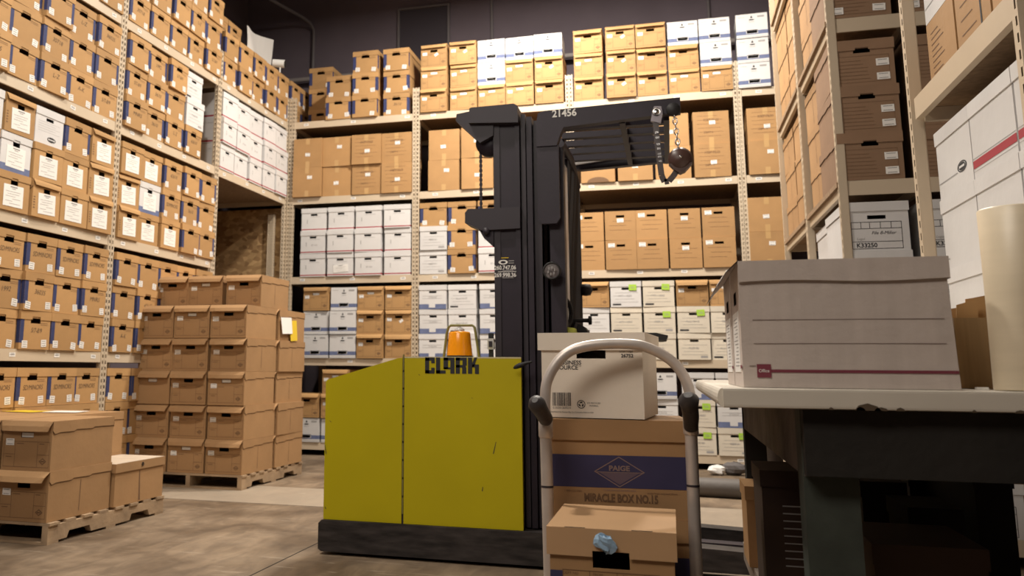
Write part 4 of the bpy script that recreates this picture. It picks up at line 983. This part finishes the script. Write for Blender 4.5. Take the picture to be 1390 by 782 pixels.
for a_, s_ in ((railL[1], -1), (railR[1], 1)):
    c_ = Vector((a_.x, a_.y-.04, .125))+dirv*(.04*s_)
    w_ = MB(); w_.tube([c_-dirv*.022, c_-dirv*.02, c_+dirv*.02, c_+dirv*.022], [.10, .122, .122, .10], blackr, 28); w_.tube([c_-dirv*.026, c_+dirv*.026], .05, alu, 16); w_.build('wheel', HT)
mid = (railL[1]+railR[1])/2
rotT = math.atan2(dirv.y, dirv.x)
tp = MB().box(-.22, .22, .0, .44, 0, .008, alu); o = tp.build('toe_plate', HT, loc=(mid.x, mid.y+.025, .004), rotz=rotT)

# boxes on the truck
def stack_loc(px, d, off=0):
    p = atd(px, 620, d); return p
pc = at(840, 620, 2.79)
zP = .575
def pbox(z, dx, label, detail):
    t = thing('kraft_box', label, 'box', (pc.x+dx*dirv.x, pc.y+dx*dirv.y, z), R(5), 'boxes stacked on the hand truck')
    W, H, D_ = .395, .278, .32
    mb = MB(); shell(mb, W, H, D_, kraft_d)
    mb.rect(-W/2, W/2, .085, .178, -.0006, printblue); mb.face(((-W/2-.0006, 0, .085), (-W/2-.0006, 0, .178), (-W/2-.0006, D_, .178), (-W/2-.0006, D_, .085)), printblue); mb.face(((W/2+.0006, 0, .085), (W/2+.0006, D_, .085), (W/2+.0006, D_, .178), (W/2+.0006, 0, .178)), printblue)
    if detail:
        cx, cz_ = 0.0, .131; dm = lambda k: [(cx-.073*k, -.0013, cz_), (cx, -.0013, cz_-.044*k), (cx+.073*k, -.0013, cz_), (cx, -.0013, cz_+.044*k)]
        mb.mesh(dm(1)+dm(.93), [(0, 1, 5, 4), (1, 2, 6, 5), (2, 3, 7, 6), (3, 0, 4, 7)], diam)
        mb.face([(cx-.056, -.0011, cz_-.003), (cx, -.0011, cz_-.037), (cx+.056, -.0011, cz_-.003)], mat('diamond_fill', (.13, .09, .12), .7)); mb.rect(cx-.07, cx+.07, cz_-.0025, cz_-.0005, -.0014, diam)
        add_text(mb, 'PAIGE', .0205, cx, -.0016, cz_+.0095, diam, .0007, 1.1)
        add_text(mb, 'MIRACLE BOX NO.15', .031, cx+.002, -.001, .055, brownink, .0013, .72)
        add_text(mb, '1-800-223-1901', .008, cx-.135, -.001, .073, brownink); add_text(mb, 'made from recycled fibres', .008, cx+.12, -.001, .073, brownink); add_text(mb, 'CORRUGATED RECORD BOX', .007, cx, -.001, .078, diam)
        mb.rect(-W/2+.01, -W/2+.06, .004, .0055, -.001, brownink)
    mb.build('box_body', t); lid_mesh(W+.006, H, D_, kraft_d, lh=.058, g=.006).build('lid', t)
    return t
pbox(zP, 0, 'brown box with navy band and diamond emblem on the hand truck', True)
pbox(zP-.2815, -.008, 'brown banded box in the middle of the hand truck stack, mostly hidden', False)
pbox(zP-.563+.001, .0, 'brown banded box at the bottom of the hand truck stack, mostly hidden', False)
# white box on top
wbp = at(806, 560, 2.80)
WBx = thing('white_box', 'white lidded box with barcode and hand hole atop the hand truck stack', 'box', (wbp.x-.004, wbp.y+.0, zP+.284), R(-5), 'boxes stacked on the hand truck')
W, H, D_ = .305, .252, .38
mb = MB(); hw = .088; hz = H-.062
cardw = mat('ivory_card', (.80, .72, .62), .7, noise=.04, nscale=6, bump=.1, bscale=25)
shell(mb, W, H, D_, cardw, slot=(.0, hz, .088, .026))
add_text(mb, 'BUSINESS', .0175, -.066, -.001, H-.088, ink, .0003, 1); add_text(mb, 'SOURCE', .0175, -.073, -.001, H-.103, ink, .0003, 1); add_text(mb, 'TM', .006, -.034, -.001, H-.098, ink)
add_text(mb, '26752', .0145, .108, -.001, H-.067, ink, .0004, 1); add_text(mb, 'Letter / Legal', .0075, .105, -.001, H-.054, ink)
rr = random.Random(3); x_ = -.120
while x_ < -.062:
    w_ = rr.choice((.0008, .0012, .002, .0026)); mb.rect(x_, x_+w_, .034, .074, -.001, ink); x_ += w_+rr.choice((.0009, .0014, .002))
add_text(mb, '0 35255 26752 0', .008, -.092, -.001, .028, ink); add_text(mb, 'Distributed by Source Mfg. Co. Plymouth, Made in USA', .0058, -.062, -.001, .016, ink)
n = 24; cx, cz_ = -.033, .040
mb.mesh([(cx+.0125*s_*math.cos(2*PI*k/n), -.001, cz_+.0125*s_*math.sin(2*PI*k/n)) for s_ in (1, .84) for k in range(n)], [(k, (k+1) % n, n+(k+1) % n, n+k) for k in range(n)], ink)
for k in range(3):
    a_ = PI/2+k*2*PI/3; u = Vector((math.cos(a_), math.sin(a_))); v = Vector((-u.y, u.x)); c_ = u*.0055
    P_ = [c_+v*.0055-u*.0022, c_+v*.0015+u*.0022, c_-v*.005+u*.0022, c_-v*.0025-u*.0022]
    mb.face([(cx+p.x, -.0011, cz_+p.y) for p in P_], ink)
add_text(mb, '65% RECYCLED', .006, .005, -.001, .044, ink); add_text(mb, 'MATERIAL', .006, .005, -.001, .036, ink)
mb.build('box_body', WBx)
lid_mesh(W+.006, H, D_, cardw, lh=.050, g=.007).build('lid', WBx)
# rumpled sheet edge on lid
tag(MB().mesh([(wbp.x+.02, wbp.y+.02, zP+.2845+H+.003), (wbp.x+.16, wbp.y+.0, zP+.2845+H+.003), (wbp.x+.17, wbp.y+.16, zP+.2845+H+.008), (wbp.x+.03, wbp.y+.2, zP+.2845+H+.006)], [(0, 1, 2, 3)], paper).build('paper_sheet'), 'loose white paper lying on the white box lid of the hand truck stack', 'paper')
# front boxes standing before the truck
f0 = at(742, 716, 2.33); f1 = at(918, 722, 2.33)
W = f1.x-f0.x; zt_ = .618
xc = (f0.x+f1.x)/2
def front_box(z, label):
    t = thing('kraft_box', label, 'box', (xc, 2.33, z), 0, 'brown boxes standing in front of the hand truck')
    H, D_, w_ = .288, .385, W-.014
    mb = MB(); shell(mb, w_, H, D_, kraft_d, slot=(.0, H-.072, .088, .042))
    mb.rect(-w_/2, -w_/2+.03, .02, .185, -.0006, printblue); mb.rect(w_/2-.035, w_/2, .02, .185, -.0006, printblue)
    mb.frame(-w_/2+.03, w_/2-.035, .02, .188, -.0008, .0015, brownink)
    for k in range(1, 4): mb.rect(-w_/2+.03+.065*k, -.0+(-w_/2+.0315+.065*k), .02, .188, -.0009, brownink)
    for k in range(4):
        zz = .15-.042*k; mb.rect(-w_/2+.03, w_/2-.035, zz, zz+.0015, -.0009, brownink)
    for k, s_ in enumerate(('DEPT NO', 'FROM', 'TO', 'DESTROY')): add_text(mb, s_, .009, -w_/2+.050+.065*k, -.001, .180, brownink)
    mb.build('box_body', t)
    l = MB(); g = .007; lh = .066; x0, x1 = -w_/2-g, w_/2+g
    m_ = kraft_l
    l.face(((x0, -g, H), (x1, -g, H), (x1, D_+g, H), (x0, D_+g, H)), m_)
    a_, b_ = -.044, .044
    l.rect(x0, a_, H-lh, H, -g, m_); l.rect(b_, x1, H-lh, H, -g, m_); l.rect(a_, b_, H-lh+.014, H, -g, m_)
    l.face(((x0, -g, H-lh), (x0, -g, H), (x0, D_+g, H), (x0, D_+g, H-lh)), m_); l.face(((x1, -g, H-lh), (x1, D_+g, H-lh), (x1, D_+g, H), (x1, -g, H)), m_); l.face(((x0, D_+g, H-lh), (x0, D_+g, H), (x1, D_+g, H), (x1, D_+g, H-lh)), m_)
    for a_ in (-.11, .05): l.box(a_, a_+.05, -g+.001, -g+.006, H-.0005, H+.0008, hole)
    l.build('lid', t)
    return t
front_box(zt_-.288, 'brown box with form grid and blue side bands in front of the hand truck')
front_box(zt_-.288-.2895, 'brown box beneath the foreground one in front of the hand truck')
# crumpled blue plastic in the hand hole
bg = MB(); rb = random.Random(5); g_ = at(823, 737, 2.318); cxb, czb = g_.x-.002, g_.z-.004
vs = []; n = 14; m2 = 7
for i in range(m2+1):
    for k in range(n):
        th = PI*i/m2; ph = 2*PI*k/n; r_ = 1+rb.uniform(-.22, .22); px_ = .027*math.sin(th)*math.cos(ph)*r_; pz_ = .020*math.cos(th)*r_; py_ = .011*math.sin(th)*math.sin(ph)*r_
        if px_ < 0: pz_ += .010*(1-abs(px_+.018)/.02)
        vs.append((cxb+px_, 2.33-.012+py_, czb+pz_))
fs = [(i*n+k, i*n+(k+1) % n, (i+1)*n+(k+1) % n, (i+1)*n+k) for i in range(m2) for k in range(n)]
bg.mesh(vs, fs, bluebag); tag(bg.build('plastic_glove'), 'crumpled light blue plastic poking from the foreground box hand hole', 'plastic')

# ------------------------------------------------------------------ workbench at right
TZ = .962; TY0, TY1 = 2.27, 4.3
tx0 = at(974, 530, TY0).x; tx1 = 5.43
TB = thing('workbench', 'dark wooden workbench with chipped cream laminate top', 'workbench', (tx0, TY0, 0))
TL = Vector((tx0, TY0, 0))
def tb(mb, name, label=None):
    o = mb.build(name); o.parent = TB; o.location = -TL
    if label: o['label'] = label
    return o
rr_ = .008
prof = [(TY0+rr_*.6-rr_*.6*min(1, 2.2*math.sin(a_)), TZ-.0225+.0225*math.cos(a_)) for a_ in [PI*k/8 for k in range(9)]]
top = MB(); pr = [(TY1, TZ), (TY1, TZ-.045)]+list(reversed(prof)); top.prism([(a_, b_) for a_, b_ in pr], 'x', tx0+.012, tx1, lamin)
pr2 = [(tx0+.012-.012*math.sin(a_), TZ-.0225+.0225*math.cos(a_)) for a_ in [PI*k/8 for k in range(9)]]
top.prism(pr2, 'y', TY0+.012, TY1, lamin)
tb(top, 'tabletop', 'cream laminate top with rounded edge')
chp = MB(); rc = random.Random(2)
for px_, w_, h_ in ((1168, .02, .006), (1178, .055, .014), (1196, .03, .006), (1222, .02, .006), (1128, .012, .004), (1322, .01, .004), (1385, .025, .005)):
    c_ = at(px_, 550, TY0-.001); chp.mesh([(c_.x-w_/2, TY0-.0012, TZ-.046), (c_.x+w_/2, TY0-.0012, TZ-.046), (c_.x+w_*.35, TY0-.0012, TZ-.045+h_*.6), (c_.x, TY0-.0012, TZ-.044+h_), (c_.x-w_*.35, TY0-.0012, TZ-.045+h_*.7)], [(0, 1, 2, 3, 4)], mat('chipped_core', (.10, .07, .045), .9))
tb(chp, 'edge_chips', 'dark chips along the lower laminate edge')
lx = at(1105, 640, TY0+.06).x
AZ = TZ-.047
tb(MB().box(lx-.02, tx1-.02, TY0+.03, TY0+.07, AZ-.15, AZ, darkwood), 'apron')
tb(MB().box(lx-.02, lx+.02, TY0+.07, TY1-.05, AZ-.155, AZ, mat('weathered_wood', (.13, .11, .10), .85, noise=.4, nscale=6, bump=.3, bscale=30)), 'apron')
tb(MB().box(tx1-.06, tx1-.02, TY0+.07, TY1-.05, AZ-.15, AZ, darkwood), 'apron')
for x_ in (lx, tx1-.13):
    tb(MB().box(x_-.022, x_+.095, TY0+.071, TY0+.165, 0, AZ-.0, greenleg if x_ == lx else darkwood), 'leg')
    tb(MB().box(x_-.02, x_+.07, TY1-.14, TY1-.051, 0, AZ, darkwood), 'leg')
tb(MB().box(lx-.03, tx1-.03, TY0+.166, TY1-.15, .275, .30, shelfwood), 'lower_shelf', 'scuffed brown lower shelf')
tb(MB().box(lx-.05, lx-.031, TY0+.166, TY1-.15, .23, .30, mat('shelf_edge', (.22, .18, .15), .8)), 'shelf_edge')
tb(MB().tube([(lx+.08, TY1-.3, .302), (lx+.08, TY1-.3, AZ)], .03, mat('grey_pipe', (.25, .24, .25), .5), 14), 'support_tube')
# things beneath
def dark_box(x0, x1, y0, y1, z0, z1, label, m, rot=0, lines=False):
    cx, cy = (x0+x1)/2, (y0+y1)/2
    t = thing('carton', label, 'box', (cx, cy, z0), rot); w_, d_, h_ = x1-x0, y1-y0, z1-z0
    mb = MB(); shell(mb, w_, h_, d_, m); 
    for o_ in (): pass
    mb.v = [(a_, b_-d_/2, c_) for a_, b_, c_ in mb.v]
    if lines:
        for k in range(9): mb.rect(-w_*.05, w_*.42, h_*.3+h_*.055*k, h_*.3+h_*.055*k+.004, -d_/2-.001, greyink)
    mb.build('box_body', t)
    f = MB(); f.box(-w_/2-.004, w_/2+.004, -d_/2-.004, d_/2+.004, h_-.045, h_+.004, m); f.build('lid', t)
    return t
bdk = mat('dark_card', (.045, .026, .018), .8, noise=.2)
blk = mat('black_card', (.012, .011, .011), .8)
def ub(px0, px1, py, Y, dep, label, m, lines=False, rot=0):
    x0, x1, zt = at(px0, 700, Y).x, at(px1, 700, Y).x, at((px0+px1)/2, py, Y).z
    dark_box(x0, x1, Y, Y+dep, .302, zt, label, m, rot, lines)
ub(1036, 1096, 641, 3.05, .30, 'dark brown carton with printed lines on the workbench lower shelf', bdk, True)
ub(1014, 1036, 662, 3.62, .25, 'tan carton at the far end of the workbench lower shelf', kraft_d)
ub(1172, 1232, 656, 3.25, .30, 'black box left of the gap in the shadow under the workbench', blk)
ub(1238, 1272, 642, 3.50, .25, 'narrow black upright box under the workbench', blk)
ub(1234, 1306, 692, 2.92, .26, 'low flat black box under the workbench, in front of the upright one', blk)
ub(1326, 1378, 640, 2.95, .55, 'added black block for the darkness under the right end of the workbench', blk)  # dark block added to stand for the darkness here, hides lit beams
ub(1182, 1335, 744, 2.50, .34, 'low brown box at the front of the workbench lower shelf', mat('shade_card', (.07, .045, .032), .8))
# two white boxes on the bench
bx0 = at(1010, 527, 2.35).x; bx1 = at(1305, 525, 2.35).x; bzt = at(1150, 354, 2.35).z
def bench_box(y0, dep, label, first):
    t = thing('white_box', label, 'box', (bx0, y0, TZ+.001), 0, 'white boxes on the workbench')
    w_ = bx1-bx0; h_ = bzt-TZ; rb = random.Random(9)
    m_ = bwhite; ln = mat('bench_print', (.22, .16, .14), .8)
    s = .010   # walls lean out slightly toward the base
    mb = MB(); n = 10
    # front with a slight bow
    def fy(u, v): return -.0012*math.sin(PI*u)*math.sin(PI*v)
    for i in range(n):
        for j in range(n):
            q = [(i/n, j/n), ((i+1)/n, j/n), ((i+1)/n, (j+1)/n), (i/n, (j+1)/n)]
            mb.face([((w_-s*v)*u if True else 0, fy(u, v), h_*v) for u, v in q], m_, True)
    # left end with hand hole
    zc_, yh = h_*.74, dep/2; hh, hw_ = .016, .045
    for (ya, yb, za, zb) in ((0, dep, 0, zc_-hh), (0, dep, zc_+hh, h_), (0, yh-hw_, zc_-hh, zc_+hh), (yh+hw_, dep, zc_-hh, zc_+hh)):
        mb.face(((0, ya, za), (0, ya, zb), (0, yb, zb), (0, yb, za)), m_)
    mb.face(((w_, 0, 0), (w_, dep, 0), (w_-s, dep, h_), (w_-s, 0, h_)), m_); mb.face(((0, dep, 0), (0, dep, h_), (w_, dep, h_), (w_, dep, 0)), m_); mb.face(((0, 0, .0), (0, dep, 0), (w_, dep, 0), (w_, 0, 0)), m_)
    if first:
        L0 = at(1025, 500, 2.349).x-bx0; L1 = at(1288, 500, 2.349).x-bx0
        for py_ in (434.5, 467.5): z_ = at(1150, py_, 2.35).z-TZ; mb.rect(L0, L1, z_, z_+.0016, -.0016, ln)
        z_ = at(1150, 505, 2.35).z-TZ; mb.rect(L0+.01, w_-.002, z_-.0035, z_+.0035, -.0016, maroon)
        mb.rect(L0+.004, L0+.036, z_-.016, z_+.016, -.0020, maroon); add_text(mb, 'Office', .011, L0+.02, -.0024, z_, paper, 0, .9)
        mb.rect(.015, .03, .05, .052, -.0016, ln)
    # end-face label form
    pg = MB(); pg.box(-.0015, 0, dep*.2, dep*.82, h_*.12, h_*.62, paper)
    for k in range(14): pg.box(-.0022, -.0016, dep*.3, dep*(.5+.03*rb.randrange(8)), h_*.17+h_*.03*k, h_*.176+h_*.03*k, greyink)
    pg.box(-.0024, -.0016, dep*.0+.002, dep*.16, h_*.15, h_*.175, maroon)
    mb.build('box_body', t); pg.build('label_sheet', t, label='white printed form on the box end')
    l = MB(); g = .007; lh = .048; ww = w_-s
    l.face(((-g*.2, -g, h_+.004), (ww+g, -g, h_+.004), (ww+g, dep+g, h_+.004), (-g*.2, dep+g, h_+.004)), m_)
    for i in range(n):
        a_, b_ = i/n, (i+1)/n; zf = lambda u: h_-lh+.003*math.sin(7*u)
        l.face(((a_*(ww+g), -g, zf(a_)), (b_*(ww+g), -g, zf(b_)), (b_*(ww+g), -g, h_+.004), (a_*(ww+g), -g, h_+.004)), m_)
        l.face(((a_*(ww+g), -g, zf(a_)), (a_*(ww+g), -g+.006, zf(a_)), (b_*(ww+g), -g+.006, zf(b_)), (b_*(ww+g), -g, zf(b_))), m_)
    l.face(((ww+g, -g, h_-lh), (ww+g, dep+g, h_-lh), (ww+g, dep+g, h_+.004), (ww+g, -g, h_+.004)), m_); l.face(((0, dep+g, h_-lh), (0, dep+g, h_+.004), (ww+g, dep+g, h_+.004), (ww+g, dep+g, h_-lh)), m_)
    # left flap hanging outward, two-sided
    for e_ in (0, .004):
        P_ = [[(-g*.2, -g+e_*0, h_+.004-e_), (-.028, -g+.004, h_-.022-e_), (-.05, -g+.006, h_-.055-e_)], [(-g*.2, dep*.5, h_+.004-e_), (-.03, dep*.5, h_-.02-e_), (-.046, dep*.5, h_-.045-e_)], [(-g*.2, dep+g, h_+.004-e_), (-.03, dep+.004, h_-.026-e_), (-.054, dep+.004, h_-.06-e_)]]
        for i in range(2):
            for j in range(2):
                q = (P_[i][j], P_[i][j+1], P_[i+1][j+1], P_[i+1][j]); l.face(q if not e_ else tuple(reversed(q)), m_, True)
    l.build('lid', t)
    return t
bench_box(2.35, .30, 'large off-white box with dark red line on the workbench, nearest the camera', True)
bench_box(2.672, .30, 'second off-white box on the workbench, behind the large foreground one', False)
# open brown carton and film roll
cx0 = at(1302, 480, 2.62).x
t = thing('carton', 'open brown carton with torn cardboard inside, behind the film roll', 'box', (cx0+.055, 2.60, TZ+.001), 0)
mb = MB(); hC = at(1320, 432, 2.60).z-TZ; shell(mb, .13, hC, .16, mat('carton_brown', (.30, .19, .09), .8, noise=.2, nscale=8, aniso=(5, 5, .3))); mb.build('box_body', t)
cc = MB()
for k, (a_, b_, h1, h2) in enumerate(((-.06, -.01, .035, .05), (-.03, .03, .052, .062), (0, .06, .058, .07), (-.055, .055, .03, .05))):
    yy = .02+.03*k; cc.mesh([(a_, yy, hC-.08), (b_, yy, hC-.08), (b_+.012, yy+.01, hC+h2), (a_+.012, yy+.01, hC+h1), (a_, yy+.003, hC-.08), (b_, yy+.003, hC-.08), (b_+.012, yy+.013, hC+h2), (a_+.012, yy+.013, hC+h1)], [(0, 1, 2, 3), (7, 6, 5, 4), (3, 2, 6, 7), (0, 3, 7, 4), (1, 5, 6, 2)], kraft)
cc.build('cardboard_pieces', t)
rx0 = at(1338, 400, 2.36).x
rzt = at(1365, 284, 2.36).z
rlx = thing('film_roll', 'upright roll of cream stretch film at the right edge of the workbench', 'film roll', (rx0+.078, 2.36, TZ+.001))
hR = rzt-TZ-.001
MB().lathe([(.036, .0), (.078, .0), (.0785, .003), (.077, hR*.5), (.0775, hR-.003), (.075, hR), (.036, hR)], (0, 0, 0), film, n=48).build('film', rlx)
MB().lathe([(.036, -.0), (.036, hR+.004), (.031, hR+.004), (.031, 0)], (0, 0, 0), kraft_d, n=32).build('core', rlx)
tag(MB().box(-.012, .012, -.008, .008, 0, .006, clothm).build('plastic_scrap', loc=(rx0-.015, 2.40, TZ+.001)), 'tiny white scrap at the foot of the film roll', 'scrap')
# grey bundle and scraps on the floor by the back rack
p = at(977, 672, 7.9)
tag(MB().tube([(4.2, 7.95, .06), (4.3, 7.95, .075), (5.15, 7.85, .075), (5.27, 7.85, .06)], [.04, .075, .075, .04], mat('grey_wrap', (.12, .108, .10), .6, bump=.4, bscale=12), 18).build('wrapped_bundle'), 'grey wrapped bundle lying on the floor before the back rack', 'bundle')
for (bx_, by_, br_, bm2, bl) in ((4.86, 9.55, .07, clothm, 'small white crumpled bag on the floor below the back rack'), (5.02, 9.6, .09, mat('grey_bag', (.12, .11, .11), .7), 'dark grey crumpled bag on the floor below the back rack')):
    rb = random.Random(bl); vs = []
    for i in range(7):
        for k in range(12):
            th = PI*i/6; ph = 2*PI*k/12; r_ = br_*(1+rb.uniform(-.15, .15)); vs.append((bx_+r_*1.3*math.sin(th)*math.cos(ph), by_+r_*math.sin(th)*math.sin(ph), max(.001, br_*.7+br_*.7*math.cos(th)*(r_/br_))))
    tag(MB().mesh(vs, [(i*12+k, i*12+(k+1) % 12, (i+1)*12+(k+1) % 12, (i+1)*12+k) for i in range(6) for k in range(12)], bm2).build('crumpled_bag'), bl, 'bag')

# ------------------------------------------------------------------ lights
def area(loc, target, size, power, col, name, sy=None):
    l = bpy.data.lights.new(name, 'AREA'); l.energy = power; l.color = col; l.size = size
    if sy: l.shape = 'RECTANGLE'; l.size_y = sy
    o = bpy.data.objects.new(name, l); C.objects.link(o); o.location = loc
    o.rotation_euler = (Vector(target)-Vector(loc)).to_track_quat('-Z', 'Y').to_euler(); return o
def hb(x, y, label, power, col, r=.14):
    """a hanging high-bay lamp: housing plus a spot of light"""
    t = thing('pendant_lamp', label, 'lamp', (x, y, 6.12))
    MB().lathe([(.26, -.02), (.25, 0), (.12, .22), (.06, .26), (0, .26)], (0, 0, 0), trimm).build('lamp_shade', t)
    MB().tube([(0, 0, .26), (0, 0, .57)], .012, trimm, 8).build('stem', t)
    MB().lathe([(0, -.06), (.08, -.05), (.11, .0), (.08, .05), (0, .06)], (0, 0, 0), mat('bulb', (1, .9, .8), .5, emis=((1, .78, .5), 6))).build('bulb', t)
    l = bpy.data.lights.new('lamp_light', 'AREA'); l.shape = 'DISK'; l.size = r*3.2; l.energy = power; l.color = col
    o = bpy.data.objects.new('lamp_light', l); C.objects.link(o); o.location = (x, y, 6.0)
hb(3.0, 8.1, 'high-bay lamp hanging above the aisle behind the forklift', 320, (1, .915, .80))
hb(4.7, 7.5, 'high-bay lamp hanging above the aisle near the right racks', 215, (1, .915, .80))
def panel(x, y, z, sx, sy, power, label, target):
    t = thing('fill_panel', label, 'ceiling light', (x, y, z))
    MB().box(-sx/2-.03, sx/2+.03, -sy/2-.03, sy/2+.03, .03, .09, trimm).build('housing', t)
    MB().box(-sx/2, sx/2, -sy/2, sy/2, .012, .03, mat('fill_glow', (1, .95, .88), .5, emis=((1, .88, .72), 2))).build('diffuser', t)
    area((x, y, z), target, sx, power, (1, .91, .80), 'fill_light', sy)
hb(1.9, 3.5, 'high-bay lamp hanging above the near pallet', 205, (1, .915, .80))
panel(2.9, .6, 3.9, 2.4, 1.6, 125, 'unseen fill light panel added near the camera end of the aisle', (2.9, 2.4, 0))  # unseen soft fill, added to brighten the foreground
w = bpy.data.worlds.new('world'); bpy.context.scene.world = w; w.use_nodes = True
w.node_tree.nodes['Background'].inputs[0].default_value = (.5, .42, .4, 1); w.node_tree.nodes['Background'].inputs[1].default_value = .025
sc_ = bpy.context.scene
sc_.view_settings.view_transform = 'Standard'; sc_.view_settings.look = 'None'; sc_.view_settings.gamma = 1; sc_.view_settings.exposure = 0; sc_.view_settings.use_curve_mapping = False
